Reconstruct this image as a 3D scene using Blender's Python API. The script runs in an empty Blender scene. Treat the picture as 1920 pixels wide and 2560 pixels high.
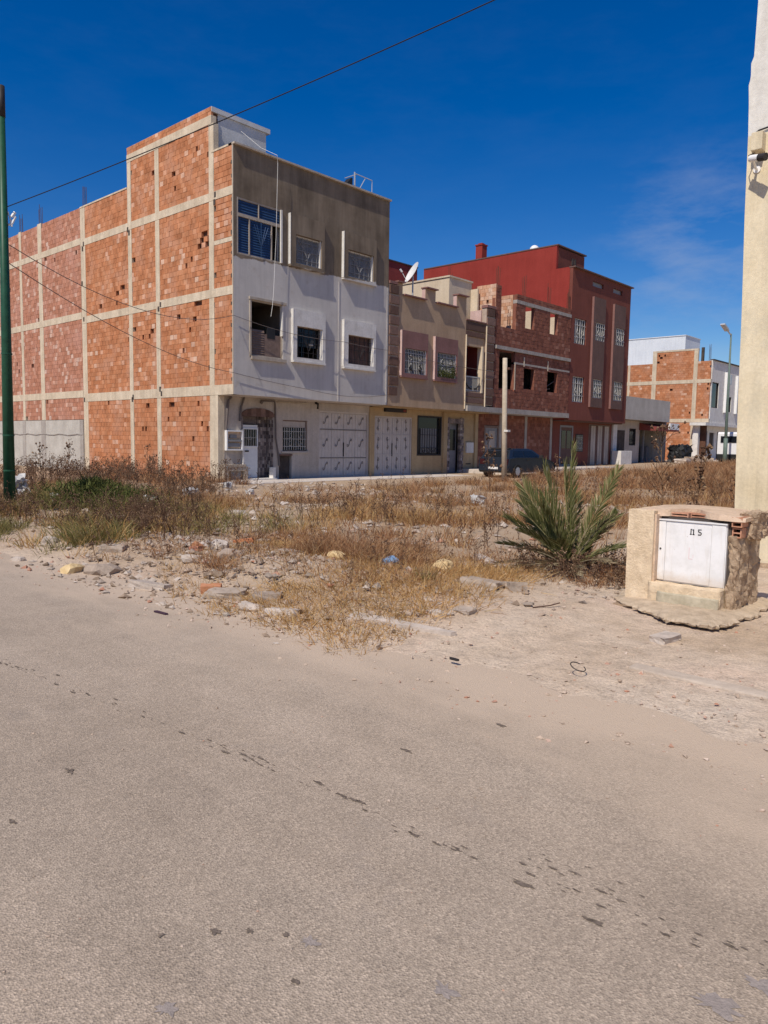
import bpy, bmesh, math, random
import numpy as np
from mathutils import Vector, Matrix, noise

R = math.radians
SC = bpy.context.scene
COL = SC.collection

# ---------------------------------------------------------------- camera
CAM = Vector((-16.274, -22.182, 1.60))
HEAD, PITCH, ROLL = R(42.35), R(5.33), R(0.945)
_f = Vector((math.cos(HEAD), math.sin(HEAD), 0)); _r = Vector((math.sin(HEAD), -math.cos(HEAD), 0)); _z = Vector((0, 0, 1))
FWD = _f * math.cos(PITCH) - _z * math.sin(PITCH)
_u = _f * math.sin(PITCH) + _z * math.cos(PITCH)
RT = _r * math.cos(ROLL) + _u * math.sin(ROLL)
UP = _u * math.cos(ROLL) - _r * math.sin(ROLL)
cd = bpy.data.cameras.new('camera')
cd.sensor_fit = 'VERTICAL'; cd.sensor_height = 36.0; cd.sensor_width = 27.0
cd.lens = 36.0 * 1870 / 2560
cd.clip_start = 0.05; cd.clip_end = 3000
cam = bpy.data.objects.new('camera', cd); COL.objects.link(cam)
m = Matrix.Identity(4)
for i in range(3):
    m[i][0] = RT[i]; m[i][1] = UP[i]; m[i][2] = -FWD[i]; m[i][3] = CAM[i]
cam.matrix_world = m
SC.camera = cam

# ---------------------------------------------------------------- sky and sun
SUN = Vector((-0.80, -0.165, 1.0)).normalized()          # towards the sun
w = bpy.data.worlds.new('World'); SC.world = w; w.use_nodes = True
nt = w.node_tree; bg = nt.nodes['Background']
sky = nt.nodes.new('ShaderNodeTexSky'); sky.sky_type = 'NISHITA'; sky.sun_disc = False
sky.sun_elevation = math.asin(SUN.z); sky.sun_rotation = math.atan2(SUN.x, SUN.y)
sky.altitude = 0; sky.air_density = 1.0; sky.dust_density = 0.2; sky.ozone_density = 4.0
# a few thin high wisps low in the sky
tc = nt.nodes.new('ShaderNodeTexCoord'); mp = nt.nodes.new('ShaderNodeMapping')
mp.inputs['Scale'].default_value = (5.0, 5.0, 16.0); mp.inputs['Location'].default_value = (2.9, 0.4, 1.3)
nz = nt.nodes.new('ShaderNodeTexNoise'); nz.inputs['Scale'].default_value = 1.6; nz.inputs['Detail'].default_value = 6; nz.inputs['Roughness'].default_value = 0.62
cr = nt.nodes.new('ShaderNodeValToRGB'); cr.color_ramp.elements[0].position = 0.44; cr.color_ramp.elements[1].position = 0.72
cr.color_ramp.elements[1].color = (0.30, 0.30, 0.30, 1)
mixc = nt.nodes.new('ShaderNodeMix'); mixc.data_type = 'RGBA'
mixc.inputs[7].default_value = (4.4, 4.9, 6.2, 1)
nt.links.new(tc.outputs['Generated'], mp.inputs['Vector']); nt.links.new(mp.outputs[0], nz.inputs['Vector'])
dt = nt.nodes.new('ShaderNodeVectorMath'); dt.operation = 'DOT_PRODUCT'; dt.inputs[1].default_value = (0.916, 0.335, 0.222)
nt.links.new(tc.outputs['Generated'], dt.inputs[0])
dr_ = nt.nodes.new('ShaderNodeValToRGB'); dr_.color_ramp.elements[0].position = 0.991; dr_.color_ramp.elements[1].position = 0.9996
dr_.color_ramp.elements[0].color = (.05, .05, .05, 1)
nt.links.new(dt.outputs['Value'], dr_.inputs[0])
mm = nt.nodes.new('ShaderNodeMath'); mm.operation = 'MULTIPLY'
nt.links.new(nz.outputs['Fac'], cr.inputs[0]); nt.links.new(cr.outputs[0], mm.inputs[0]); nt.links.new(dr_.outputs[0], mm.inputs[1]); nt.links.new(mm.outputs[0], mixc.inputs[0])
hs = nt.nodes.new('ShaderNodeHueSaturation'); hs.inputs['Saturation'].default_value = 1.44; hs.inputs['Hue'].default_value = 0.514; hs.inputs['Value'].default_value = 1.0
nt.links.new(sky.outputs[0], hs.inputs['Color']); nt.links.new(hs.outputs[0], mixc.inputs[6])
nt.links.new(mixc.outputs[2], bg.inputs[0])
bg.inputs[1].default_value = 0.095
sd = bpy.data.lights.new('sun', 'SUN'); sd.energy = 4.3; sd.angle = R(0.53); sd.color = (1.0, 0.925, 0.80)
so = bpy.data.objects.new('sun', sd); COL.objects.link(so)
so.rotation_euler = (-SUN).to_track_quat('-Z', 'Y').to_euler(); so.location = (-20, -25, 30)
vs = SC.view_settings
vs.view_transform = 'Standard'; vs.look = 'None'; vs.exposure = 0.0; vs.gamma = 1.0; vs.use_curve_mapping = False
SC.cycles.max_bounces = 6

# ---------------------------------------------------------------- materials
def _nodes(name):
    mt = bpy.data.materials.new(name); mt.use_nodes = True
    t = mt.node_tree; return mt, t, t.nodes['Principled BSDF']
def _noise(t, vec, scale, detail=4, rough=0.55):
    n = t.nodes.new('ShaderNodeTexNoise'); n.inputs['Scale'].default_value = scale
    n.inputs['Detail'].default_value = detail; n.inputs['Roughness'].default_value = rough
    t.links.new(vec, n.inputs['Vector']); return n.outputs['Fac']
def _ramp(t, fac, stops):
    r = t.nodes.new('ShaderNodeValToRGB'); e = r.color_ramp.elements
    while len(e) < len(stops): e.new(0.5)
    for k, (p, c) in enumerate(stops):
        e[k].position = p; e[k].color = (c[0], c[1], c[2], 1) if not isinstance(c, (int, float)) else (c, c, c, 1)
    t.links.new(fac, r.inputs[0]); return r.outputs[0]
def _math(t, op, a, b=None, clamp=False):
    n = t.nodes.new('ShaderNodeMath'); n.operation = op; n.use_clamp = clamp
    for k, x in enumerate((a, b)):
        if x is None: continue
        if isinstance(x, (int, float)): n.inputs[k].default_value = x
        else: t.links.new(x, n.inputs[k])
    return n.outputs[0]
def _mix(t, fac, a, b, mode='MIX'):
    n = t.nodes.new('ShaderNodeMix'); n.data_type = 'RGBA'; n.blend_type = mode
    for k, x in ((0, fac), (6, a), (7, b)):
        if isinstance(x, (int, float)): n.inputs[k].default_value = x
        elif isinstance(x, tuple): n.inputs[k].default_value = (*x[:3], 1)
        else: t.links.new(x, n.inputs[k])
    return n.outputs[2]
def _bump(t, b, h, strength, dist=0.02):
    n = t.nodes.new('ShaderNodeBump'); n.inputs['Strength'].default_value = strength; n.inputs['Distance'].default_value = dist
    t.links.new(h, n.inputs['Height']); t.links.new(n.outputs[0], b.inputs['Normal'])
def _coord(t, stretch=(1, 1, 1)):
    c = t.nodes.new('ShaderNodeTexCoord')
    if stretch == (1, 1, 1): return c.outputs['Object']
    m_ = t.nodes.new('ShaderNodeMapping'); m_.inputs['Scale'].default_value = stretch
    t.links.new(c.outputs['Object'], m_.inputs['Vector']); return m_.outputs[0]

def plaster(name, c0, c1, c2=None, scale=1.2, rough=0.92, bump=0.25, streak=0.0, fine=14.0, spec=0.2):
    """painted or cement surface: broad mottling, fine grain, rain streaks"""
    mt, t, b = _nodes(name); v = _coord(t)
    stops = [(0.32, c0), (0.62, c1)] + ([(0.8, c2)] if c2 else [])
    col = _ramp(t, _noise(t, v, scale, 6, 0.62), stops)
    g = _ramp(t, _noise(t, v, fine, 4, 0.7), [(0.25, 0.80), (0.7, 1.08)])
    col = _mix(t, 0.75, col, g, 'MULTIPLY')
    if streak:
        s = _ramp(t, _noise(t, _coord(t, (3.5, 3.5, 0.22)), 1.6, 5, 0.6), [(0.42, 1.0), (0.72, 1.0 - streak)])
        col = _mix(t, 1.0, col, s, 'MULTIPLY')
    t.links.new(col, b.inputs['Base Color']); b.inputs['Roughness'].default_value = rough
    b.inputs['Specular IOR Level'].default_value = spec
    _bump(t, b, _noise(t, v, fine * 1.7, 5, 0.7), bump, 0.02)
    return mt
def stained(name, c0, c1, c2, scale=1.3, **kw):
    """plaster with grey weather patches and rust-brown drips"""
    kw.pop('streak', None); mt = plaster(name, c0, c1, c2, scale=scale, streak=.22, **kw); t = mt.node_tree; b = t.nodes['Principled BSDF']; v = _coord(t)
    col = b.inputs['Base Color'].links[0].from_socket
    col = _mix(t, _ramp(t, _noise(t, v, 1.1, 7, .7), [(.52, 0.0), (.66, .45)]), col, (.50, .47, .38))
    col = _mix(t, _ramp(t, _noise(t, _coord(t, (8, 8, .35)), 1.5, 5, .6), [(.62, 0.0), (.78, .5)]), col, (.42, .35, .25))
    col = _mix(t, _ramp(t, _noise(t, v, 17, 5, .75), [(.69, 0.0), (.73, .6)]), col, (.36, .31, .25))
    t.links.new(col, b.inputs['Base Color']); return mt
def paint(name, c, rough=0.5, metal=0.0, dirt=0.15, scale=6):
    mt, t, b = _nodes(name); v = _coord(t)
    g = _ramp(t, _noise(t, v, scale, 5, 0.65), [(0.3, 1 - dirt), (0.65, 1.0)])
    t.links.new(_mix(t, 1.0, c, g, 'MULTIPLY'), b.inputs['Base Color'])
    b.inputs['Roughness'].default_value = rough; b.inputs['Metallic'].default_value = metal
    b.inputs['Specular IOR Level'].default_value = 0.3
    return mt
def island(name, stops, rough=0.9, mott=0.25, scale=9, bump=0.3, trans=0.0, patch=None):
    """colour picked per loose piece (and per object), e.g. bricks, blades, stones"""
    mt, t, b = _nodes(name); v = _coord(t)
    gi = t.nodes.new('ShaderNodeNewGeometry'); oi = t.nodes.new('ShaderNodeObjectInfo')
    rnd = _math(t, 'FRACT', _math(t, 'ADD', gi.outputs['Random Per Island'], oi.outputs['Random']))
    col = _ramp(t, rnd, stops)
    gp = t.nodes.new('ShaderNodeNewGeometry').outputs['Position']
    g = _ramp(t, _noise(t, gp, scale, 5, 0.65), [(0.28, 1 - mott), (0.7, 1 + mott * 0.35)])
    col = _mix(t, 1.0, col, g, 'MULTIPLY')
    if patch:
        pm = _ramp(t, _noise(t, gp, patch[0], 5, 0.6), [(patch[1], 0.0), (patch[1] + 0.14, patch[2])])
        col = _mix(t, pm, col, patch[3])
    t.links.new(col, b.inputs['Base Color']); b.inputs['Roughness'].default_value = rough
    b.inputs['Specular IOR Level'].default_value = 0.15
    if bump: _bump(t, b, _noise(t, gp, 40, 4, 0.7), bump, 0.015)
    if trans:
        tr = t.nodes.new('ShaderNodeBsdfTranslucent'); t.links.new(col, tr.inputs[0])
        ms = t.nodes.new('ShaderNodeMixShader'); ms.inputs[0].default_value = trans
        t.links.new(b.outputs[0], ms.inputs[1]); t.links.new(tr.outputs[0], ms.inputs[2])
        t.links.new(ms.outputs[0], t.nodes['Material Output'].inputs[0])
    return mt

MT = {}
MT['brick'] = island('hollow_brick', [(0.0, (.46, .180, .083)), (0.35, (.50, .205, .098)), (0.7, (.535, .23, .115)), (0.91, (.58, .275, .15)), (0.965, (.65, .37, .25)), (1.0, (.72, .49, .36))],
                     mott=0.36, scale=2.2, patch=(0.9, 0.50, 0.5, (.52, .28, .185)))
MT['brick_pink'] = island('faded_hollow_brick', [(0.0, (.42, .185, .115)), (0.4, (.465, .21, .135)), (0.8, (.51, .245, .165)), (0.94, (.58, .34, .25)), (1.0, (.68, .48, .39))],
                     mott=0.38, scale=3.4, patch=(0.7, 0.50, 0.45, (.52, .29, .23)))
MT['brick_pale'] = island('pale_orange_brick', [(0, (.55, .28, .16)), (.5, (.64, .38, .25)), (1, (.72, .52, .40))], mott=.3, scale=4)  # paler copy for sun-facing walls, sunlight put into the colour
MT['brick_dark'] = island('red_brown_brick', [(0.0, (.20, .078, .054)), (0.5, (.25, .098, .066)), (0.9, (.29, .12, .08)), (1.0, (.36, .18, .13))],
                     mott=0.3, scale=3.0)
MT['mortar'] = plaster('brick_mortar', (.36, .145, .08), (.44, .20, .12), (.52, .30, .21), scale=2.0, bump=0.5)
MT['mortar_pink'] = plaster('pale_brick_mortar', (.40, .20, .14), (.47, .27, .20), (.56, .40, .33), scale=2.0, bump=0.5)
MT['mortar_dark'] = plaster('dark_brick_mortar', (.25, .115, .075), (.32, .165, .115), scale=2.0, bump=0.5)
MT['concrete'] = plaster('bare_concrete', (.55, .45, .33), (.68, .57, .43), (.74, .65, .52), scale=1.6, streak=0.22, bump=0.4)
MT['concrete_grey'] = plaster('grey_concrete', (.33, .29, .26), (.43, .39, .35), scale=2.2, streak=0.2, bump=0.4)
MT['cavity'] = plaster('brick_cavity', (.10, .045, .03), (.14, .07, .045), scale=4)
MT['cement_pale'] = plaster('pale_cement_render', (.42, .385, .34), (.52, .485, .435), (.58, .545, .50), scale=1.3, streak=0.05, bump=.5)
MT['cement_tower'] = plaster('smooth_cement', (.50, .50, .50), (.62, .62, .62), scale=0.9, streak=0.1)
MT['white_wall'] = plaster('whitewash', (.50, .465, .425), (.60, .56, .52), (.64, .605, .565), scale=0.8, streak=0.12)
MT['ground_white'] = plaster('dirty_whitewash', (.42, .36, .305), (.54, .475, .415), (.59, .53, .475), scale=0.9, streak=0.16)
MT['tower_white'] = plaster('blue_white_paint', (.66, .69, .74), (.74, .77, .81), scale=0.7, streak=0.08)
MT['trim_white'] = plaster('white_trim', (.64, .60, .55), (.76, .73, .69), scale=2.5, streak=0.12, bump=0.15)
MT['trim_cement'] = plaster('cement_trim', (.40, .33, .26), (.50, .43, .35), scale=2.0, streak=0.2)
MT['peach'] = plaster('peach_plaster', (.40, .275, .175), (.49, .35, .235), (.53, .385, .27), scale=0.9, streak=0.14)
MT['mauve'] = plaster('mauve_plaster', (.22, .115, .10), (.275, .145, .13), scale=1.5, streak=0.1)
MT['pink'] = plaster('pink_plaster', (.56, .38, .34), (.64, .46, .42), scale=1.5, streak=0.1)  # lighter tone for sun-facing sides, sunlight put into the colour
MT['cream'] = plaster('cream_plaster', (.62, .50, .36), (.72, .60, .45), scale=0.9, streak=0.12)
MT['ochre'] = plaster('ochre_plaster', (.43, .30, .165), (.52, .38, .22), scale=1.0, streak=0.15)
MT['stone_dark'] = island('dark_cladding_stone', [(0, (.13, .078, .06)), (0.5, (.18, .105, .08)), (1, (.24, .15, .12))], mott=0.3, scale=8)
MT['stone_joint'] = plaster('pale_stone_joint', (.40, .31, .25), (.50, .40, .33), scale=3)
MT['stone_mix'] = island('mixed_cladding_stone', [(0, (.10, .08, .08)), (0.4, (.22, .18, .17)), (0.75, (.36, .29, .26)), (1, (.55, .47, .42))], mott=0.4, scale=10)
MT['red'] = plaster('brick_red_paint', (.265, .036, .027), (.315, .046, .035), (.335, .060, .044), scale=0.6, streak=0.1)
MT['red_front'] = plaster('maroon_paint', (.175, .056, .040), (.21, .070, .051), scale=0.7, streak=0.14)
MT['maroon_grey'] = plaster('grey_brown_paint', (.135, .082, .068), (.17, .103, .086), scale=1.1, streak=0.12)
MT['dark_red'] = plaster('deep_red_paint', (.21, .045, .04), (.27, .06, .05), scale=0.8)
MT['grime'] = plaster('dark_grime', (.05, .04, .035), (.10, .08, .07), scale=3)  # dark parts, and painted shade of gaps, pockets and recesses
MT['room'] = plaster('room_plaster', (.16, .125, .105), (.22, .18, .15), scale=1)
MT['blue'] = paint('blue_shutter_paint', (.032, .075, .17), 0.55, dirt=0.3)
MT['grey_shutter'] = paint('grey_shutter_paint', (.26, .255, .26), 0.6, dirt=0.2)
MT['brown_shutter'] = paint('brown_shutter_paint', (.24, .165, .13), 0.7, dirt=0.35)
MT['brown_cloth'] = paint('brown_curtain', (.17, .10, .08), 0.9, dirt=0.35)
MT['white_metal'] = paint('white_metal_paint', (.80, .79, .78), 0.45, dirt=0.10)
MT['door_white'] = paint('off_white_door_paint', (.58, .52, .475), 0.55, dirt=0.18, scale=3)
MT['iron'] = paint('black_iron', (.035, .03, .03), 0.6, dirt=0.3)
MT['rust'] = paint('rusty_steel', (.12, .06, .04), 0.85, dirt=0.5, scale=30)
MT['grille_white'] = paint('white_grille', (.47, .45, .42), 0.5, dirt=0.2)
MT['glass'] = paint('dark_glass', (.018, .02, .022), 0.12, dirt=0.1)
MT['wood'] = paint('weathered_wood', (.40, .31, .22), 0.85, dirt=0.35, scale=12)
MT['post'] = plaster('pole_concrete', (.46, .38, .28), (.58, .49, .38), scale=3, streak=0.2)
MT['cable'] = paint('cable_sheath', (.02, .02, .024), 0.7)
MT['scroll'] = paint('worn_iron_scroll', (.27, .235, .215), 0.7, dirt=.4, scale=30)
MT['cable_grey'] = paint('grey_cable', (.16, .13, .12), 0.7)
MT['cord'] = paint('white_cord', (.75, .73, .70), 0.8)
MT['green'] = paint('green_pole_paint', (.018, .085, .045), 0.45, dirt=0.35, scale=9)
MT['green_pale'] = paint('faded_green_paint', (.15, .20, .17), 0.6, dirt=0.3, scale=9)
MT['lamp_grey'] = paint('lamp_metal', (.55, .56, .57), 0.4, metal=0.3)
MT['tarp'] = paint('black_tarp', (.02, .02, .022), 0.6)
MT['awning'] = paint('red_awning', (.24, .06, .05), 0.8, dirt=0.3)
MT['kiosk'] = plaster('yellow_render', (.64, .49, .325), (.80, .63, .44), (.85, .705, .525), scale=7.0, bump=0.7, fine=30)
MT['kiosk_in'] = plaster('brown_render', (.52, .38, .26), (.66, .49, .36), scale=5, bump=0.6)
MT['kiosk_raw'] = plaster('broken_render', (.30, .20, .13), (.47, .35, .24), (.58, .46, .33), scale=9, bump=0.9)
MT['kiosk_brick'] = island('broken_hollow_brick', [(0, (.48, .22, .13)), (1, (.60, .33, .22))], mott=0.35, scale=20)
MT['apron'] = plaster('old_screed', (.48, .37, .26), (.66, .52, .375), (.75, .63, .49), scale=9, bump=1.0, fine=34)
def worn_door():
    mt, t, b = _nodes('worn_white_enamel'); v = _coord(t); sx = t.nodes.new('ShaderNodeSeparateXYZ'); t.links.new(v, sx.inputs[0])
    col = _ramp(t, _noise(t, v, 7, 6, .65), [(.3, (.70, .69, .68)), (.55, (.80, .79, .79))])
    col = _mix(t, _ramp(t, _noise(t, _coord(t, (1, 18, 2.2)), 1.4, 5, .6), [(.54, 0.0), (.74, .35)]), col, (.60, .54, .47))
    low = _math(t, 'ADD', _math(t, 'MULTIPLY', _math(t, 'SUBTRACT', .34, sx.outputs[2]), 5.0), _math(t, 'MULTIPLY', _noise(t, v, 14, 5, .7), .9))
    col = _mix(t, _ramp(t, low, [(.55, 0.0), (1.1, .55)]), col, (.50, .40, .30))
    col = _mix(t, _ramp(t, _noise(t, v, 32, 5, .75), [(.68, 0.0), (.72, .8)]), col, (.33, .20, .13))
    t.links.new(col, b.inputs['Base Color']); b.inputs['Roughness'].default_value = .5; _bump(t, b, _noise(t, v, 4, 2, .5), .25, .03); return mt
MT['door_paint'] = worn_door()
MT['ink'] = paint('black_stencil_ink', (.03, .03, .035), 0.8, dirt=0.5, scale=60)
MT['pink_ink'] = paint('faded_pink_mark', (.80, .66, .66), 0.8)
MT['cream_wall'] = stained('cream_house_paint', (.66, .55, .37), (.79, .68, .49), (.83, .735, .57), scale=1.3, streak=0.2, bump=0.2, fine=22)
MT['grey_wall'] = plaster('pale_house_paint', (.66, .62, .55), (.74, .71, .66), scale=1.5, streak=0.14, bump=0.2)
MT['plastic_blue'] = paint('blue_plastic', (.22, .36, .56), 0.45, dirt=0.3)
MT['plastic_white'] = paint('white_plastic', (.58, .56, .54), 0.4, dirt=0.3)
MT['purple'] = paint('purple_plastic', (.06, .03, .05), 0.6)
MT['car'] = paint('blue_grey_car_paint', (.030, .040, .060), 0.30, metal=0.4, dirt=0.25)
MT['car_glass'] = paint('car_glass', (.012, .014, .018), 0.06)
MT['rubber'] = paint('rubber', (.02, .02, .02), 0.8)
MT['dark_lamp'] = paint('dark_red_lens', (.05, .012, .014), 0.2)
MT['soil_kerb'] = plaster('dusty_kerb', (.46, .375, .30), (.55, .455, .37), scale=6, bump=.6)
MT['sill_patch'] = plaster('greenish_render', (.44, .38, .27), (.54, .47, .35), scale=7, bump=.5)
MT['soil'] = None

def ground_mat():
    mt, t, b = _nodes('dirt')
    v = _coord(t)
    col = _ramp(t, _noise(t, v, 0.55, 7, 0.62), [(0.30, (.49, .365, .255)), (0.48, (.60, .47, .355)), (0.66, (.645, .525, .415)), (0.80, (.56, .485, .40))])
    pink = _ramp(t, _noise(t, v, 0.9, 4, 0.6), [(0.5, 0.0), (0.7, 0.6)])
    col = _mix(t, pink, col, (.67, .495, .38))
    dark = _ramp(t, _noise(t, v, 6.0, 6, 0.7), [(0.36, 0.80), (0.56, 1.0), (0.75, 1.08)])
    col = _mix(t, 0.9, col, dark, 'MULTIPLY')
    grain = _ramp(t, _noise(t, v, 55, 4, 0.75), [(0.30, 0.62), (0.50, 1.0), (0.72, 1.22)])
    col = _mix(t, 0.8, col, grain, 'MULTIPLY')
    sx = t.nodes.new('ShaderNodeSeparateXYZ'); t.links.new(v, sx.inputs[0])
    plot = _math(t, 'MULTIPLY', _math(t, 'MULTIPLY', _math(t, 'ADD', sx.outputs[0], 10.8), 0.7, True), _math(t, 'MULTIPLY', _math(t, 'ADD', sx.outputs[1], 17.6), 0.6, True))
    th = _ramp(t, _noise(t, v, 1.3, 5, 0.65), [(0.34, 0.40), (0.58, 0.9)])
    col = _mix(t, _math(t, 'MULTIPLY', plot, th), col, (.41, .29, .185))
    bank = _math(t, 'MULTIPLY', _math(t, 'MULTIPLY', _math(t, 'ADD', sx.outputs[0], 12.4), 1.1, True), _math(t, 'MULTIPLY', _math(t, 'ADD', sx.outputs[1], 18.6), 0.7, True))
    col = _mix(t, _math(t, 'MULTIPLY', bank, 0.6), col, (.40, .295, .205))
    t.links.new(col, b.inputs['Base Color']); b.inputs['Roughness'].default_value = 0.95; b.inputs['Specular IOR Level'].default_value = 0.1
    h = _math(t, 'ADD', _noise(t, v, 24, 6, 0.7), _math(t, 'MULTIPLY', _noise(t, v, 5, 4, 0.6), 2.0))
    _bump(t, b, h, 0.8, 0.03)
    return mt
MT['soil'] = ground_mat()

def road_mat():
    mt, t, b = _nodes('worn_asphalt')
    v = _coord(t)
    sx = t.nodes.new('ShaderNodeSeparateXYZ'); t.links.new(v, sx.inputs[0])
    base = _ramp(t, _noise(t, _coord(t, (1.4, 0.5, 1)), 0.8, 6, 0.6), [(0.30, (.362, .286, .218)), (0.52, (.410, .327, .253)), (0.75, (.436, .353, .277))])
    # aggregate: pale and dark grains of about a centimetre
    vo = t.nodes.new('ShaderNodeTexVoronoi'); vo.inputs['Scale'].default_value = 130; t.links.new(v, vo.inputs['Vector'])
    hsv = t.nodes.new('ShaderNodeSeparateColor'); t.links.new(vo.outputs['Color'], hsv.inputs[0])
    gr = _ramp(t, hsv.outputs[0], [(0.05, 0.55), (0.30, 0.85), (0.70, 1.04), (0.92, 1.42)])
    gn = _ramp(t, _noise(t, v, 70, 5, 0.8), [(0.30, 0.62), (0.5, 1.0), (0.70, 1.30)])
    lane = _ramp(t, _noise(t, _coord(t, (1.3, 0.06, 1)), 1.0, 4, 0.55), [(0.34, 0.90), (0.50, 1.0), (0.66, 1.07)])
    base = _mix(t, 1.0, base, lane, 'MULTIPLY')
    blot = _ramp(t, _noise(t, v, 2.6, 7, 0.7), [(0.34, 0.90), (0.52, 1.0), (0.70, 1.05)]); base = _mix(t, 1.0, base, blot, 'MULTIPLY')
    oil = _ramp(t, _noise(t, _coord(t, (1.0, 0.7, 1)), 3.4, 3, 0.5), [(0.66, 0.0), (0.78, 0.30)]); base = _mix(t, oil, base, (.235, .195, .165))
    col = _mix(t, 0.55, base, gr, 'MULTIPLY'); col = _mix(t, 0.5, col, gn, 'MULTIPLY')
    # patches where the binder wore away and greyer mends
    pt = _ramp(t, _noise(t, v, 1.7, 5, 0.65), [(0.60, 0.0), (0.74, 0.5)])
    col = _mix(t, pt, col, (.315, .262, .222))
    # blown dust thickens towards the unpaved verge at x = -12.4
    ed = _math(t, 'ADD', _math(t, 'MULTIPLY', _math(t, 'ADD', sx.outputs[0], 13.9), 0.62), _math(t, 'MULTIPLY', _math(t, 'SUBTRACT', _noise(t, _coord(t, (1.5, .6, 1)), 1.2, 6, 0.65), 0.5), 1.5))
    dm = _ramp(t, ed, [(0.35, 0.0), (1.05, 0.85)])
    col = _mix(t, dm, col, (.55, .43, .325))
    t.links.new(col, b.inputs['Base Color']); b.inputs['Roughness'].default_value = 0.88; b.inputs['Specular IOR Level'].default_value = 0.25
    _bump(t, b, _math(t, 'ADD', vo.outputs['Distance'], _noise(t, v, 60, 4, 0.8)), 0.55, 0.008)
    return mt
MT['road'] = road_mat()
MT['tar'] = plaster('dark_pitted_asphalt', (.115, .09, .07), (.23, .18, .145), scale=30, bump=1.0)
MT['mend'] = plaster('grey_mended_asphalt', (.30, .255, .23), (.345, .29, .26), scale=40, bump=0.8)
MT['pave'] = plaster('pale_pavement', (.50, .43, .37), (.62, .55, .49), scale=2, bump=0.5)
MT['stone'] = island('rubble_stone', [(0, (.22, .16, .115)), (0.3, (.36, .265, .195)), (0.6, (.44, .34, .265)), (0.8, (.32, .265, .22)), (0.93, (.52, .44, .37)), (1, (.44, .19, .115))], mott=0.3, scale=14, bump=0.5)
MT['pebble'] = island('dusty_pebble', [(0, (.40, .30, .225)), (.4, (.52, .40, .31)), (.8, (.58, .46, .375)), (1, (.48, .23, .15))], mott=.3, scale=14, bump=.4)
MT['chunk'] = island('concrete_chunk', [(0, (.42, .335, .265)), (0.5, (.50, .415, .345)), (1, (.58, .50, .44))], mott=0.3, scale=10, bump=0.6)
MT['chunk_yellow'] = plaster('sandy_stone', (.62, .44, .22), (.70, .53, .30), scale=8, bump=0.7)
MT['grass'] = island('dry_grass', [(0, (.36, .19, .07)), (0.3, (.50, .285, .105)), (0.62, (.60, .38, .165)), (0.9, (.66, .47, .25)), (1, (.34, .25, .10))], mott=0.2, scale=1.2, bump=0, trans=0.25)
MT['straw'] = island('brown_grass', [(0, (.19, .085, .045)), (0.35, (.32, .155, .075)), (0.7, (.46, .26, .13)), (1, (.58, .40, .24))], mott=0.25, scale=1.0, bump=0, trans=0.2)
MT['weed'] = island('dead_weed', [(0, (.075, .042, .030)), (0.5, (.15, .085, .055)), (0.85, (.25, .155, .095)), (1, (.36, .25, .16))], mott=0.2, scale=1.2, bump=0, trans=0.1)
MT['olive'] = island('olive_grass', [(0, (.13, .12, .04)), (0.5, (.22, .20, .07)), (1, (.38, .31, .13))], mott=0.2, scale=1.2, bump=0, trans=0.25)
MT['leaf'] = island('green_leaf', [(0, (.055, .068, .018)), (0.5, (.095, .11, .030)), (1, (.17, .17, .06))], mott=0.2, scale=2, bump=0, trans=0.25)
MT['palm'] = island('palm_leaflet', [(0, (.065, .070, .020)), (0.4, (.115, .120, .040)), (0.75, (.195, .195, .080)), (1, (.38, .32, .16))], rough=0.5, mott=0.2, scale=4, bump=0, trans=0.15)
MT['palm_dry'] = island('dry_palm_leaflet', [(0, (.24, .17, .10)), (0.5, (.34, .27, .17)), (1, (.44, .37, .24))], mott=0.25, scale=4, bump=0, trans=0.1)

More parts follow.
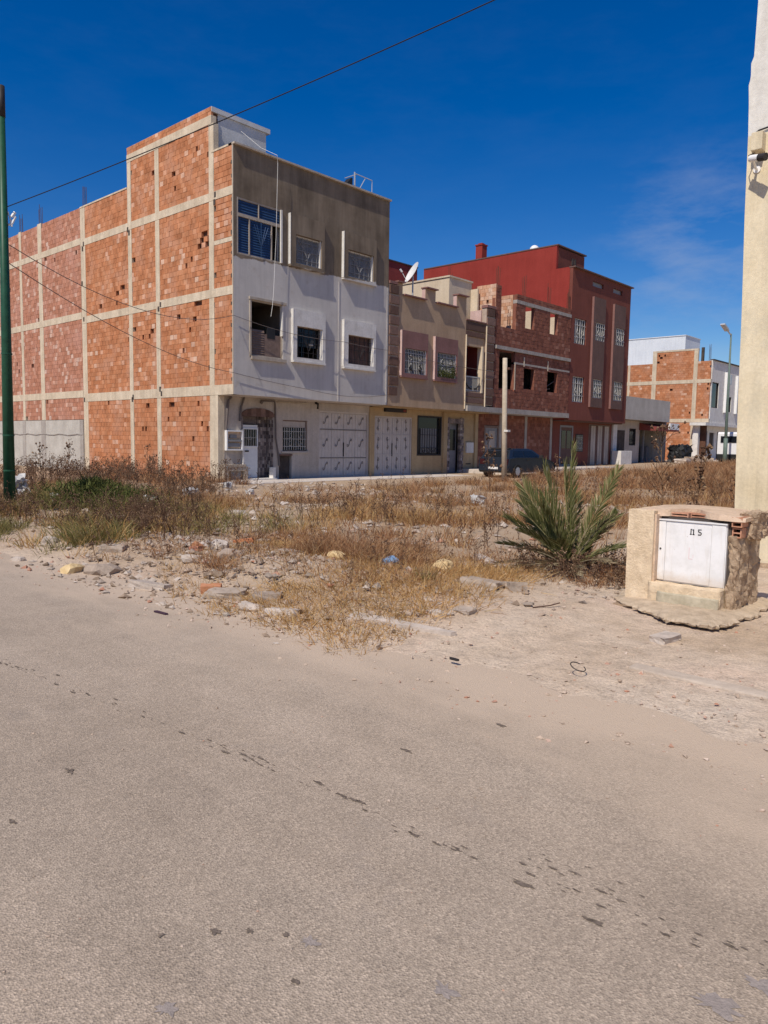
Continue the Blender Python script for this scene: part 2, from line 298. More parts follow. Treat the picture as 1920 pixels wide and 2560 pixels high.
# ---------------------------------------------------------------- mesh helpers
ORIG = {}
def absloc(o): return ORIG.get(o.name, Vector((0, 0, 0)))
class MB:
    def __init__(s): s.v = []; s.f = []
    def face(s, *p):
        k = len(s.v); s.v += [tuple(q) for q in p]; s.f.append(tuple(range(k, k + len(p)))); return s
    def box(s, x0, x1, y0, y1, z0, z1):
        k = len(s.v)
        s.v += [(x0, y0, z0), (x1, y0, z0), (x1, y1, z0), (x0, y1, z0), (x0, y0, z1), (x1, y0, z1), (x1, y1, z1), (x0, y1, z1)]
        s.f += [tuple(k + i for i in q) for q in ((0, 3, 2, 1), (4, 5, 6, 7), (0, 1, 5, 4), (1, 2, 6, 5), (2, 3, 7, 6), (3, 0, 4, 7))]; return s
    def path(s, pts, r, n=6, r1=None):
        pts = [Vector(p) for p in pts]; N = len(pts); k = len(s.v); r1 = r if r1 is None else r1
        for i, p in enumerate(pts):
            d = (pts[min(i + 1, N - 1)] - pts[max(i - 1, 0)]).normalized()
            a = d.orthogonal().normalized() if abs(d.z) < 0.95 else Vector((1, 0, 0))
            if abs(d.z) < 0.95: a = d.cross(Vector((0, 0, 1))).normalized()
            b = d.cross(a).normalized(); rr = r + (r1 - r) * i / max(1, N - 1)
            for j in range(n):
                t = 2 * math.pi * j / n; s.v.append(tuple(p + a * (rr * math.cos(t)) + b * (rr * math.sin(t))))
        for i in range(N - 1):
            for j in range(n):
                s.f.append((k + i * n + j, k + i * n + (j + 1) % n, k + (i + 1) * n + (j + 1) % n, k + (i + 1) * n + j))
        s.f.append(tuple(k + j for j in range(n))[::-1]); s.f.append(tuple(k + (N - 1) * n + j for j in range(n))); return s
    def prism(s, poly, h0, h1, fn):
        """extrude a 2D outline between two heights; fn(a, b, h) -> point"""
        k = len(s.v); n = len(poly)
        s.v += [tuple(fn(a, b, h0)) for a, b in poly] + [tuple(fn(a, b, h1)) for a, b in poly]
        s.f.append(tuple(range(k, k + n))[::-1]); s.f.append(tuple(range(k + n, k + 2 * n)))
        for i in range(n): j = (i + 1) % n; s.f.append((k + i, k + j, k + n + j, k + n + i))
        return s
    def wall_y(s, x0, x1, z0, z1, yf, th, holes=()):
        """wall facing -Y with real openings (x0,x1,z0,z1)"""
        xs = sorted({x0, x1, *[h[0] for h in holes], *[h[1] for h in holes]}); zs = sorted({z0, z1, *[h[2] for h in holes], *[h[3] for h in holes]})
        xs = [x for x in xs if x0 <= x <= x1]; zs = [z for z in zs if z0 <= z <= z1]
        hole = lambda i, j: any(h[0] < (xs[i] + xs[i + 1]) / 2 < h[1] and h[2] < (zs[j] + zs[j + 1]) / 2 < h[3] for h in holes)
        A, B = yf, yf + th
        nx, nz_ = len(xs) - 1, len(zs) - 1
        solid = lambda i, j: 0 <= i < nx and 0 <= j < nz_ and not hole(i, j)
        for i in range(nx):
            for j in range(nz_):
                if not solid(i, j): continue
                a, b, c, d = xs[i], xs[i + 1], zs[j], zs[j + 1]
                s.face((a, A, c), (b, A, c), (b, A, d), (a, A, d)); s.face((b, B, c), (a, B, c), (a, B, d), (b, B, d))
                if not solid(i - 1, j): s.face((a, B, c), (a, A, c), (a, A, d), (a, B, d))
                if not solid(i + 1, j): s.face((b, A, c), (b, B, c), (b, B, d), (b, A, d))
                if not solid(i, j - 1): s.face((a, B, c), (b, B, c), (b, A, c), (a, A, c))
                if not solid(i, j + 1): s.face((a, A, d), (b, A, d), (b, B, d), (a, B, d))
        return s
    def build(s, name, mat, parent=None, origin=None, smooth=False, bevel=0.0, merge=False):
        P = np.array(s.v, dtype=float).reshape(-1, 3)
        if parent is not None: o0 = absloc(parent)
        elif origin is not None: o0 = Vector(origin)
        else: o0 = Vector(((P[:, 0].min() + P[:, 0].max()) / 2, (P[:, 1].min() + P[:, 1].max()) / 2, P[:, 2].min()))
        me = bpy.data.meshes.new(name); me.from_pydata((P - np.array(o0)).tolist(), [], s.f); me.update()
        if bevel or merge:
            bm = bmesh.new(); bm.from_mesh(me); bmesh.ops.remove_doubles(bm, verts=bm.verts, dist=1e-5)
            if bevel: bmesh.ops.bevel(bm, geom=bm.edges[:], offset=bevel, segments=2, affect='EDGES', clamp_overlap=True, profile=0.6)
            bm.to_mesh(me); bm.free()
        if smooth: me.polygons.foreach_set('use_smooth', [True] * len(me.polygons))
        me.materials.append(mat)
        o = bpy.data.objects.new(name, me); COL.objects.link(o)
        if parent is not None: o.parent = parent
        else: o.location = o0
        ORIG[o.name] = o0
        return o
def thing(name, label, cat, loc, group=None):
    o = bpy.data.objects.new(name, None); COL.objects.link(o); o.location = loc; o.empty_display_size = 0.3
    ORIG[o.name] = Vector(loc); return tag(o, label, cat, group)
def tag(o, label, cat, group=None):
    o['label'] = label; o['category'] = cat
    if group: o['group'] = group
    return o
def kind(o, k): o['kind'] = k; return o
def box(name, mat, parent, *b, bevel=0.0): return MB().box(*b).build(name, mat, parent, bevel=bevel)
def dup(o, parent=None):
    c = o.copy(); COL.objects.link(c); c.parent = parent
    for ch in o.children: dup(ch, c)
    return c
rnd = random.Random(7)
def fbm(x, y, s=1.0, oc=4): return noise.fractal((x * s, y * s, 3.7), 1.0, 2.1, oc)
# ---------------------------------------------------------------- terrain, road, pavement
def sstep(a, b, x): t = min(1, max(0, (x - a) / (b - a))); return t * t * (3 - 2 * t)
def rise(x): return 0.42 * sstep(8, 46, x)
def hgt(x, y):
    edge = -12.42 + 0.22 * fbm(0.3, y, 0.7, 3) + 0.10 * fbm(5.1, y, 2.6, 3)
    t = sstep(edge - 0.1, edge + 1.5, x)
    if y < -19.0: t *= 0.55 + 0.45 * sstep(-11.0, -9.0, x)
    b = 0.045 * fbm(x, y, 0.45, 3) + 0.028 * fbm(x + 9, y, 1.7, 3)
    if x > -12 and y < -17.2: b *= 0.35
    if y > -2.5: b *= 0.3
    mound = 0.16 * math.exp(-((x + 10.4) ** 2 / 1.6 + (y + 14.6) ** 2 / 5.0)) + 0.10 * math.exp(-((x + 11.3) ** 2 / 1.2 + (y + 11.6) ** 2 / 3.0))
    mound += 0.10 * math.exp(-((x + 10.2) ** 2 / 1.8 + (y + 17.0) ** 2 / 2.0))
    return -0.013 + t * (0.075 + b + mound) + rise(x)
def axis(*segs):
    out = []
    for a, b, st in segs: out += list(np.arange(a, b, st))
    return out
xs = [-900, -400, -200, -100, -60, -35, -24] + axis((-20, -13, 0.5), (-13, -7, 0.09), (-7, 0, 0.25), (0, 34, 0.8)) + [36, 40, 45, 52, 60, 80, 120, 200, 400, 900]
ys = [-900, -400, -200, -100, -60, -40, -30] + axis((-26, -21, 0.3), (-21, -9, 0.10), (-9, 2, 0.35)) + [4, 7, 11, 16, 24, 40, 70, 120, 200, 400, 900]
V = [(x, y, hgt(x, y) if abs(x) < 100 and abs(y) < 100 else rise(x) - 0.013) for y in ys for x in xs]
nx = len(xs)
g = MB(); g.v = V
g.f = [(j * nx + i, j * nx + i + 1, (j + 1) * nx + i + 1, (j + 1) * nx + i) for j in range(len(ys) - 1) for i in range(nx - 1)]
kind(g.build('ground', MT['soil'], origin=(0, 0, 0), smooth=True), 'structure')
rd = MB(); rx = [-21.5, -19, -17, -15, -13.6, -12.9, -12.3, -11.6]; ry = [-160, -80, -40] + list(range(-30, 31, 3)) + [45, 80, 160, 300]
rd.v = [(x, y, 0.0) for y in ry for x in rx]
rd.f = [(j * 8 + i, j * 8 + i + 1, (j + 1) * 8 + i + 1, (j + 1) * 8 + i) for j in range(len(ry) - 1) for i in range(7)]
kind(rd.build('road', MT['road'], origin=(0, 0, 0)), 'structure')
# pits and tar marks along the worn joint of the road (flat, jagged outlines)
def blob(mb, x, y, lx, ly, z, seed, n=15):
    r_ = random.Random(seed); k = len(mb.v)
    for i in range(n):
        a = 2 * math.pi * i / n; q = r_.uniform(0.35, 1.15); mb.v.append((x + lx * q * math.cos(a), y + ly * q * math.sin(a), z))
    mb.f.append(tuple(range(k, k + n)))
pit = MB(); q = random.Random(3)
line = [(-14.25, -16.63), (-14.20, -17.2), (-14.15, -17.9), (-14.07, -18.6), (-14.04, -19.09), (-14.0, -19.7), (-13.99, -20.22), (-13.97, -20.6)]
for i in range(64):
    t = q.uniform(0, 6.99); k = int(t); a, b_ = line[k], line[k + 1]; fr = t - k
    x = a[0] + (b_[0] - a[0]) * fr + q.gauss(0, 0.035); y = a[1] + (b_[1] - a[1]) * fr
    s_ = q.choice((0.5, 0.6, 0.8, 1.3)); blob(pit, x, y, 0.008 * s_, 0.030 * s_, 0.0035, i, 19)
for i in range(52):
    y = q.uniform(-21.75, -20.75); x = -13.9 + (y + 21.2) * -0.05 + abs(q.gauss(0, 0.10)) - 0.03
    s_ = q.choice((0.35, 0.45, 0.6, 0.9)); blob(pit, x, y, 0.008 * s_, 0.030 * s_, 0.0035, 100 + i, 19)
for x, y, lx, ly in ((-14.0, -20.83, .017, .055), (-14.02, -21.12, .015, .05), (-14.93, -20.24, .018, .03), (-14.85, -20.32, .012, .02), (-14.78, -20.42, .012, .016), (-15.06, -20.13, .014, .018), (-14.72, -18.75, .02, .045), (-15.1, -19.05, .014, .03), (-15.3, -19.0, .012, .02), (-14.62, -21.3, .013, .018), (-14.9, -20.6, .012, .02), (-12.75, -19.9, .02, .05), (-13.4, -19.75, .015, .04)):
    blob(pit, x, y, lx, ly, 0.0035, int(-x * 1000))
cr_ = MB(); prev = None; q = random.Random(17)
for i in range(150):
    t = i / 149 * 6.99; k = int(t); a, b_ = line[k], line[k + 1]; fr = t - k
    x = a[0] + (b_[0] - a[0]) * fr + q.gauss(0, .012); y = a[1] + (b_[1] - a[1]) * fr; w_ = q.uniform(.0004, .0016)
    if prev and q.random() < .4: cr_.face((prev[0] - prev[2], prev[1], .0028), (x - w_, y, .0028), (x + w_, y, .0028), (prev[0] + prev[2], prev[1], .0028))
    prev = (x, y, w_)
kind(cr_.build('asphalt_crack', MT['tar'], origin=(-14, -18, 0)), 'stuff')
kind(pit.build('asphalt_pits', MT['tar'], origin=(-14, -20, 0)), 'stuff')
mend = MB()
for i, (x, y, lx, ly) in enumerate(((-13.95, -21.62, .045, .06), (-14.12, -21.55, .05, .075), (-15.22, -20.42, .03, .04), (-14.62, -20.95, .03, .05), (-14.75, -20.5, .03, .04))):
    blob(mend, x, y, lx, ly, 0.0022, 300 + i, 22)
kind(mend.build('asphalt_patches', MT['mend'], origin=(-14, -20, 0)), 'stuff')
# pavements in front of the row (kerbed step) and the buried kerb line by the kiosk
pv = MB(); pv.box(15.0, 39.9, -1.55, 0.94, -0.3, 0.30); kind(pv.build('pavement', MT['pave'], bevel=0.02), 'structure')
pv = MB(); pv.box(-0.9, 14.9, -1.05, 0.94, -0.3, 0.085); kind(pv.build('pavement', MT['pave'], bevel=0.02), 'structure')
pv = MB(); pv.box(46.0, 70.0, -1.55, 0.94, -0.3, 0.56); kind(pv.build('pavement', MT['pave'], bevel=0.02), 'structure')
kb = MB()
for i in range(5): kb.box(-11.26 - 0.01 * (i % 2), -11.12, -20.95 - i * 1.0, -19.98 - i * 1.0, -0.1, 0.045 - 0.005 * (i % 3))
kind(kb.build('kerb', MT['soil_kerb'], bevel=0.012), 'structure')

# ---------------------------------------------------------------- brickwork
BL, BH = 0.245, 0.19
FULL = []
for i in range(3):
    r_ = random.Random(40 + i); mb = MB(); mb.box(-0.012, 0.10, -0.118 + r_.uniform(0, .004), 0.118 - r_.uniform(0, .004), 0.004, 0.185)
    k = mb.build('brick', MT['brick'], origin=(0, 0, 0), bevel=0.004); FULL.append(k.data); bpy.data.objects.remove(k)
BUDGET = {}
def brick_flank(parent, x0, panels, mats, holes=(), seed=1, singles=0, chip=0.006, name='brick_courses'):
    """courses of hollow brick on a wall facing -X at x0; each brick has its own face, joints recessed; some are broken out"""
    r_ = random.Random(seed); cells = []; mort = MB()
    for (y0, y1, z0, z1) in panels:
        nrow = max(1, round((z1 - z0) / BH)); h = (z1 - z0) / nrow
        for j in range(nrow):
            y = y0 - (BL / 2 if j % 2 else 0) - r_.uniform(0, 0.05); za = z0 + j * h
            while y < y1 - 0.02:
                a, b_ = max(y, y0), min(y + BL, y1); y += BL
                if b_ - a < 0.035: continue
                cy, cz = (a + b_) / 2, za + h / 2
                hole = any((cy - hy) ** 2 / (ry_ * ry_) + (cz - hz) ** 2 / (rz_ * rz_) < 1 for hy, hz, ry_, rz_ in holes)
                edge = (b_ > y1 - 0.02 or a < y0 + 0.02)
                if a < .3 and x0 == 0.0: pass
                elif hole and r_.random() < 0.8 or (r_.random() < (chip * 5 if edge else chip * 0.5)):
                    if r_.random() < 0.55: cells.append((a, (a + b_) / 2 - .01, za, za + h, False)); 
                    continue
                mort.face((x0 + 0.010, b_, za), (x0 + 0.010, a, za), (x0 + 0.010, a, za + h), (x0 + 0.010, b_, za + h))
                cells.append((a, b_, za, za + h, b_ - a > 0.235))
    mort.build('mortar', mats[1], parent)
    picks = set()
    if singles:
        vis = [i for i, c in enumerate(cells) if c[4] and c[2] > 0.75]
        vis.sort(key=lambda i: (Vector((x0, cells[i][0], cells[i][2])) - CAM).length); picks = set(vis[:singles])
    rest = MB(); o0 = absloc(parent)
    for i, (a, b_, za, zb, full) in enumerate(cells):
        pr = r_.uniform(-0.005, 0.007)
        if i in picks:
            o = bpy.data.objects.new('brick', FULL[r_.randrange(3)]); COL.objects.link(o); o.parent = parent
            o.location = Vector((x0 + pr * 0.8, (a + b_) / 2, za)) - o0
            if mats[0] is not MT['brick']: pass
            continue
        jt = r_.uniform(0.003, 0.008)
        rest.box(x0 - 0.010 + pr, x0 + 0.09, a + jt, b_ - jt, za + jt * 0.7, zb - jt * 0.7)
    if rest.v: kind(rest.build(name, mats[0], parent), 'stuff')
def brick_front(parent, yf, panels, mats, seed=1, name='brick_courses', bl=0.25, bh=0.19, holes=()):
    """the same for a wall facing -Y; courses stop at the openings"""
    r_ = random.Random(seed); rest = MB()
    for (x0, x1, z0, z1) in panels:
        mort = MB(); nrow = max(1, round((z1 - z0) / bh)); h = (z1 - z0) / nrow
        for j in range(nrow):
            za = z0 + j * h; runs = [(x0, x1)]
            for hx0, hx1, hz0, hz1 in holes:
                if hz0 < za + h / 2 < hz1: runs = [(a, b_) for p, q_ in runs for a, b_ in ((p, min(q_, hx0)), (max(p, hx1), q_)) if b_ - a > .03]
            for (ra, rb) in runs:
                mort.face((ra, yf + .010, za), (rb, yf + .010, za), (rb, yf + .010, za + h), (ra, yf + .010, za + h))
                x = ra - (bl / 2 if j % 2 else 0) - r_.uniform(0, 0.05)
                while x < rb - .02:
                    a, b_ = max(x, ra), min(x + bl, rb); x += bl
                    if b_ - a < .03: continue
                    jt = r_.uniform(.003, .008); pr = r_.uniform(-.006, .008)
                    rest.box(a + jt, b_ - jt, yf - .010 + pr, yf + .09, za + jt, za + h - jt)
        mort.build('mortar', mats[1], parent)
    kind(rest.build(name, mats[0], parent), 'stuff')
def rebar(parent, x, y, z, n=4, h=0.7, s=0.09, seed=0):
    r_ = random.Random(seed); mb = MB()
    for i in range(n):
        a, b_ = x + (i % 2) * s, y + (i // 2) * s
        mb.path([(a, b_, z - 0.2), (a + r_.uniform(-.02, .02), b_ + r_.uniform(-.03, .03), z + h * r_.uniform(.75, 1.1))], 0.012, 5)
    return mb.build('rebar', MT['rust'], parent)

# ---------------------------------------------------------------- openings
def louvre(mb, x0, x1, z0, z1, y, pitch=0.075, tilt=0.022):
    n = max(1, int((z1 - z0) / pitch)); h = (z1 - z0) / n
    for i in range(n):
        a = z0 + i * h
        mb.face((x0, y - tilt, a), (x1, y - tilt, a), (x1, y + .006, a + h * 1.06), (x0, y + .006, a + h * 1.06))
        mb.face((x0, y - tilt, a), (x0, y + .02, a - .004), (x1, y + .02, a - .004), (x1, y - tilt, a))
def frame_mb(x0, x1, z0, z1, y, wd=0.05, dp=0.05):
    m_ = MB(); m_.box(x0, x0 + wd, y, y + dp, z0, z1).box(x1 - wd, x1, y, y + dp, z0, z1).box(x0 + wd, x1 - wd, y, y + dp, z1 - wd, z1).box(x0 + wd, x1 - wd, y, y + dp, z0, z0 + wd); return m_
def bars(x0, x1, z0, z1, y, n, r=0.010, cross=3):
    m_ = MB()
    for i in range(n):
        x = x0 + (x1 - x0) * (i + 0.5) / n; m_.box(x - r, x + r, y - r, y + r, z0, z1)
    for j in range(cross):
        z = z0 + (z1 - z0) * (j + 0.5) / cross; m_.box(x0, x1, y - r * .8, y + r * .8 - .003, z - r, z + r)
    return m_
def scroll(mb, x, z, y, s=0.16, r=0.011, turn=1.4, flip=1, n=16):
    pts = []
    for i in range(n):
        a = turn * math.pi * i / (n - 1); q_ = s * (1 - 0.75 * i / (n - 1)); pts.append((x + flip * (q_ * math.sin(a)), y, z + q_ * math.cos(a)))
    mb.path(pts, r, 4)
def grille(parent, x0, x1, z0, z1, y, mat, n=9, fan=False, scrolls=True, r=0.010):
    m_ = bars(x0, x1, z0, z1, y, n, r, 3); cx, wd, hh = (x0 + x1) / 2, x1 - x0, z1 - z0
    if fan:
        for k in (-1, 1):
            for j in range(3): m_.path([(cx + k * .03, y - .02, z0 + hh * .25), (cx + k * wd * (.10 + .05 * j), y - .02, z0 + hh * .6), (cx + k * wd * (.18 + .11 * j), y - .02, z0 + hh * .92)], r, 4)
    if scrolls:
        for k in (-1, 1):
            for zz_ in (.28, .62): scroll(m_, cx + k * wd * .2, z0 + hh * zz_, y - .02, hh * .12, r, 1.7, k)
    return m_.build('window_grille', mat, parent)

# ================================================================ HOUSE 1: tall corner house, raw brick flank
D0 = 0.945
H1 = thing('corner_house', 'three-storey corner house with bare brick flank and a grey and white front', 'house', (0, 0, 0))
HOL1 = [(1.62, 9.05, .33, .09), (1.82, 8.86, .16, .13), (1.95, 8.72, .13, .10), (1.55, 8.82, .10, .2), (2.55, 8.20, .25, .1), (2.85, 8.1, .2, .1), (2.1, 8.2, .12, .1), (2.6, 5.62, .3, .1), (2.35, 6.1, .12, .1), (7.65, 7.9, .16, .2), (8.1, 7.68, .15, .12), (9.6, 7.4, .12, .12), (9.3, 8.05, .12, .08), (5.65, 5.75, .3, .1), (6.1, 5.7, .1, .1), (6.05, 2.05, .2, .1), (4.95, 1.75, .12, .1), (3.2, 5.0, .1, .1), (3.75, 11.6, .2, .1), (3.6, 11.0, .2, .08), (4.3, 2.3, .15, .1), (1.75, 2.2, .2, .1), (3.2, 1.7, .2, .1), (2.5, 1.6, .12, .1), (5.9, 2.9, .12, .1), (3.9, 2.95, .2, .1), (2.2, 6.6, .3, .1)]
cols = [(1.15, 1.45), (4.80, 5.10), (6.93, 7.22), (10.97, 11.40)]
beams = [(3.22, 3.58), (6.73, 7.03), (10.14, 10.43)]
pan = []
zr = [(0.0, 3.22), (3.58, 6.73), (7.03, 10.14), (10.43, 11.80)]
for k, (z0, z1) in enumerate(zr):
    yr = [(0.07, 1.15), (1.45, 4.80), (5.10, 6.93), (7.22, 10.97)]
    for i, (y0, y1) in enumerate(yr):
        if k == 0 and i == 0: continue
        if k == 2 and i == 0: pan += [(y0, y1, z0, 8.55), (y0, y1, 8.72, z1)]; continue
        zz = z1
        if k == 3 and i in (1, 2): zz = 12.81
        pan.append((y0, y1, z0, zz))
pan.append((1.30, 7.22, 13.11, 13.40))
brick_flank(H1, 0.0, pan, (MT['brick'], MT['mortar']), HOL1, seed=5, singles=300, chip=0.007)
m_ = MB()
for (y0, y1) in cols:
    zt = 11.8 if y0 > 8 else 12.81
    prev = -0.2
    for (b0, b1) in beams + [(zt, zt)]:
        c = MB(); ylo = D0 if (y0 < 2 and b0 == 3.22) else y0
        c.box(-.016, .2, ylo, y1, prev, b0); c.build('concrete_column', MT['concrete'], H1); prev = b1
for i, (b0, b1) in enumerate(beams):
    box('concrete_beam', MT['concrete'], H1, -.024, .2, 0.006, 11.40, b0, b1)
box('concrete_beam', MT['concrete'], H1, -.024, .2, 1.28, 7.22, 12.81, 13.11)
box('concrete_beam', MT['concrete'], H1, -.012, .2, 0.07, 1.15, 8.56, 8.71)
box('corner_plaster', MT['trim_cement'], H1, -.018, .2, 0.002, 0.066, 3.585, 11.80)
sm = MB().box(0.10, .30, 1.28, 11.40, -.2, 13.2 - 1.4).box(0.10, .30, 1.36, 7.2, 11.8, 13.35).box(.10, .30, .205, 1.28, 3.3, 11.8); sm.build('flank_core', MT['cavity'], H1)
cp = MB().box(-.03, .25, 7.25, 11.40, 11.80, 11.86).box(-.03, .28, .06, 1.28, 11.80, 11.862); cp.build('parapet_cap', MT['concrete'], H1)
# small dark blocks at column and beam joints, painted as shaded form-tie pockets
for (y, z) in ((1.05, 10.35), (1.1, 10.1), (4.75, 6.9), (4.9, 6.75), (4.75, 3.42), (4.85, 3.6), (7.2, 10.2), (7.1, 10.05), (6.95, 3.35), (7.02, 3.25), (11.1, 10.25), (11.2, 10.05), (11.3, 8.55), (11.2, 6.95), (11.3, 3.35)):
    box('formwork_pocket', MT['grime'], H1, -.03, .01, y - .05, y + .06, z - .13, z + .06)
r_ = random.Random(61); zt_ = 3.7
while zt_ < 11.6:
    box('toothing_gap', MT['grime'], H1, -.022, -.006, .066, .066 + r_.uniform(.03, .07), zt_, zt_ + r_.uniform(.08, .15)); zt_ += r_.uniform(.25, .6)  # dark blocks painted as the shade between toothed bricks
# front wall
mt, t, b = _nodes('grey_over_white_front'); v = _coord(t); sx = t.nodes.new('ShaderNodeSeparateXYZ'); t.links.new(v, sx.inputs[0])
grey = _ramp(t, _noise(t, v, 0.7, 6, 0.65), [(0.30, (.155, .118, .084)), (0.5, (.22, .17, .122)), (0.72, (.28, .22, .16))])
grey = _mix(t, 1.0, grey, _ramp(t, _noise(t, _coord(t, (2.2, 2.2, .25)), 1.3, 5, .65), [(.36, .72), (.62, 1.05)]), 'MULTIPLY')
wht = _ramp(t, _noise(t, v, 0.8, 6, 0.6), [(0.3, (.50, .465, .43)), (0.6, (.60, .56, .515))])
wht = _mix(t, 1.0, wht, _ramp(t, _noise(t, _coord(t, (3, 3, .3)), 1.6, 5, .6), [(.45, 1.0), (.75, .86)]), 'MULTIPLY')
wht = _mix(t, _ramp(t, _noise(t, v, 2.4, 6, .7), [(.56, 0.0), (.68, .5)]), wht, (.42, .36, .305))
lim = _math(t, 'ADD', _math(t, 'SUBTRACT', sx.outputs[2], 8.02), _math(t, 'MULTIPLY', sx.outputs[0], -0.03))
lim = _math(t, 'ADD', lim, _math(t, 'MULTIPLY', _math(t, 'SUBTRACT', _noise(t, v, 2.2, 5, .6), .5), .35))
msk = _ramp(t, _math(t, 'ADD', _math(t, 'MULTIPLY', lim, 8), .5, True), [(0.3, 0.0), (0.6, 1.0)])
t.links.new(_mix(t, msk, wht, grey), b.inputs['Base Color']); b.inputs['Roughness'].default_value = .93; b.inputs['Specular IOR Level'].default_value = .15
_bump(t, b, _noise(t, v, 20, 5, .7), .3, .02); MT['front1'] = mt
HW = 8.11
holes = [(0.14, 2.16, 8.14, 10.08), (2.77, 4.09, 8.28, 9.33), (5.54, 7.04, 8.26, 9.32), (0.76, 2.26, 4.64, 6.65), (2.85, 4.17, 4.78, 5.96), (5.60, 7.10, 4.78, 5.95)]
MB().wall_y(0.002, HW, 3.22, 11.80, 0.0, 0.2, holes).build('front_wall', MT['front1'], H1)
box('cornice', MT['trim_cement'], H1, -.03, HW + .01, -.11, .25, 11.80, 11.865)
box('overhang_slab', MT['ground_white'], H1, 0.02, HW, .2, D0 + .2, 3.20, 3.30)
box('pilaster', MT['white_wall'], H1, 5.13, 5.20, -.015, -.001, 3.25, 8.0)
box('pilaster', MT['white_wall'], H1, HW - .09, HW + .004, -.015, -.001, 3.25, 8.2)
# stair tower, roof, inner shell
box('stair_tower', MT['cement_tower'], H1, .31, 2.50, 1.34, 7.1, 11.5, 13.24)
box('tower_slab', MT['cement_tower'], H1, .005, 2.66, 1.28, 7.2, 13.24, 13.41)
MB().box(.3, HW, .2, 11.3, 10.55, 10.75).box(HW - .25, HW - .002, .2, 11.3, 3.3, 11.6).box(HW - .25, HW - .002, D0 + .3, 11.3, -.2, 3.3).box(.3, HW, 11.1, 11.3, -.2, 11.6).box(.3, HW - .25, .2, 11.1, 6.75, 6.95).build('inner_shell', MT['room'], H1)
MB().box(.3, HW - .25, 3.2, 3.3, 3.3, 10.55).box(2.45, 2.55, .2, 3.2, 3.3, 10.55).box(4.85, 4.95, .2, 3.2, 3.3, 10.55).build('inner_partition', MT['room'], H1)
# projecting window surrounds with their windows
def surround(parent, x0, x1, z0, z1, op, mat, d=0.13):
    o = MB().wall_y(x0, x1, z0, z1, -d, d, [op]); o.box(x0 - .01, x1 + .01, -d - .03, -.002, z0 - .07, z0 - .001); o.build('window_surround', mat, parent)
surround(H1, 2.50, 4.24, 8.20, 10.05, (2.77, 4.09, 8.28, 9.33), MT['front1'])
surround(H1, 5.30, 7.20, 8.18, 9.98, (5.54, 7.04, 8.26, 9.32), MT['front1'])
surround(H1, 2.66, 4.32, 4.66, 6.58, (2.85, 4.17, 4.78, 5.96), MT['trim_white'])
surround(H1, 5.36, 7.24, 4.64, 6.53, (5.60, 7.10, 4.78, 5.95), MT['trim_white'])
for (x0, x1, z0, z1, d) in ((2.485, 2.505, 8.2, 10.05, .138), (5.285, 5.305, 8.18, 9.98, .138), (2.645, 2.665, 4.66, 6.58, .138), (5.345, 5.365, 4.64, 6.53, .138)):
    box('surround_fin', MT['trim_white'], H1, x0, x1, -d, -.002, z0, z1)  # pale sheets on the sun-facing sides, light put into the colour
for (x0, x1, z0, z1) in ((2.77, 4.09, 8.28, 9.33), (5.54, 7.04, 8.26, 9.32)):
    wd = frame_mb(x0, x1, z0, z1, .02).build('window', MT['trim_white'], H1)
    lv = MB(); louvre(lv, x0 + .05, x1 - .05, z0 + .05, z1 - .05, .07); lv.build('louvre_shutter', MT['grey_shutter'], wd)
    grille(wd, x0 + .05, x1 - .05, z0 + .05, z1 - .05, -.01, MT['grey_shutter'], 5, fan=True, scrolls=False)
    MB().box(x1 - .05, x1 - .003, -.08, .02, z0 + .003, z1 - .003).build('side_reveal', MT['trim_white'], wd)
# big blue louvred window
x0, x1, z0, z1 = 0.14, 2.16, 8.14, 10.08
wd = frame_mb(x0, x1, z0, z1, .01, .06, .08).build('window', MT['trim_cement'], H1); wd['label'] = 'large blue louvred window'
m_ = MB(); m_.box(x0 + .06, x1 - .06, -.004, .07, 9.44, 9.55).box(.68, .72, 0, .07, z0 + .06, 9.44).box(1.69, 1.73, 0, .07, z0 + .06, 9.44).box(1.10, 1.13, 0, .07, 9.55, z1 - .06); m_.build('mullion', MT['trim_cement'], wd)
for (a, b_, c, d_) in ((.2, 1.10, 9.55, 10.02), (1.13, 2.10, 9.55, 10.02), (.2, .68, 8.2, 9.44), (.72, 1.69, 8.2, 9.44)):
    lv = MB(); louvre(lv, a, b_, c, d_, .06, .085, .03); lv.build('louvre_shutter', MT['blue'], wd)
MB().box(2.10, 2.17, -.06, .2, z0 + .02, z1 - .01).build('side_reveal', MT['trim_white'], wd)
gr = MB()
for k in (-1, 1):
    for j in range(2): gr.path([(1.2 + k * .02, -.03, 8.6), (1.2 + k * (.1 + .08 * j), -.03, 8.95), (1.2 + k * (.2 + .12 * j), -.03, 9.3)], .012, 4)
gr.box(1.19, 1.21, -.04, -.02, 8.2, 9.4); gr.build('window_grille', MT['blue'], wd)
# the three first-floor windows
x0, x1, z0, z1 = .76, 2.26, 4.64, 6.65
wd = frame_mb(x0, x1, z0, z1, .03, .05, .05).build('window', MT['trim_cement'], H1); wd['label'] = 'unfinished window half closed by brown louvres'
lv = MB(); louvre(lv, x0 + .05, 1.42, z0 + .05, 5.62, .09, .08, .03); lv.build('louvre_shutter', MT['brown_shutter'], wd)
MB().box(1.42, x1 - .05, .07, .10, z0 + .05, 5.50).build('shutter_panel', MT['brown_shutter'], wd)
MB().box(x1 - .06, x1 - .01, -.03, .1, 5.5, z1 - .02).build('side_reveal', MT['trim_white'], wd)
MB().box(x0 - .1, x1 + .12, -.07, -.001, z1 + .0, z1 + .09).box(x0 - .02, x1 + .1, -.10, -.001, z0 - .12, z0 - .002).box(x0 - .07, x0 - .001, -.04, -.001, z0, z1).build('rough_lintel', MT['trim_cement'], H1)
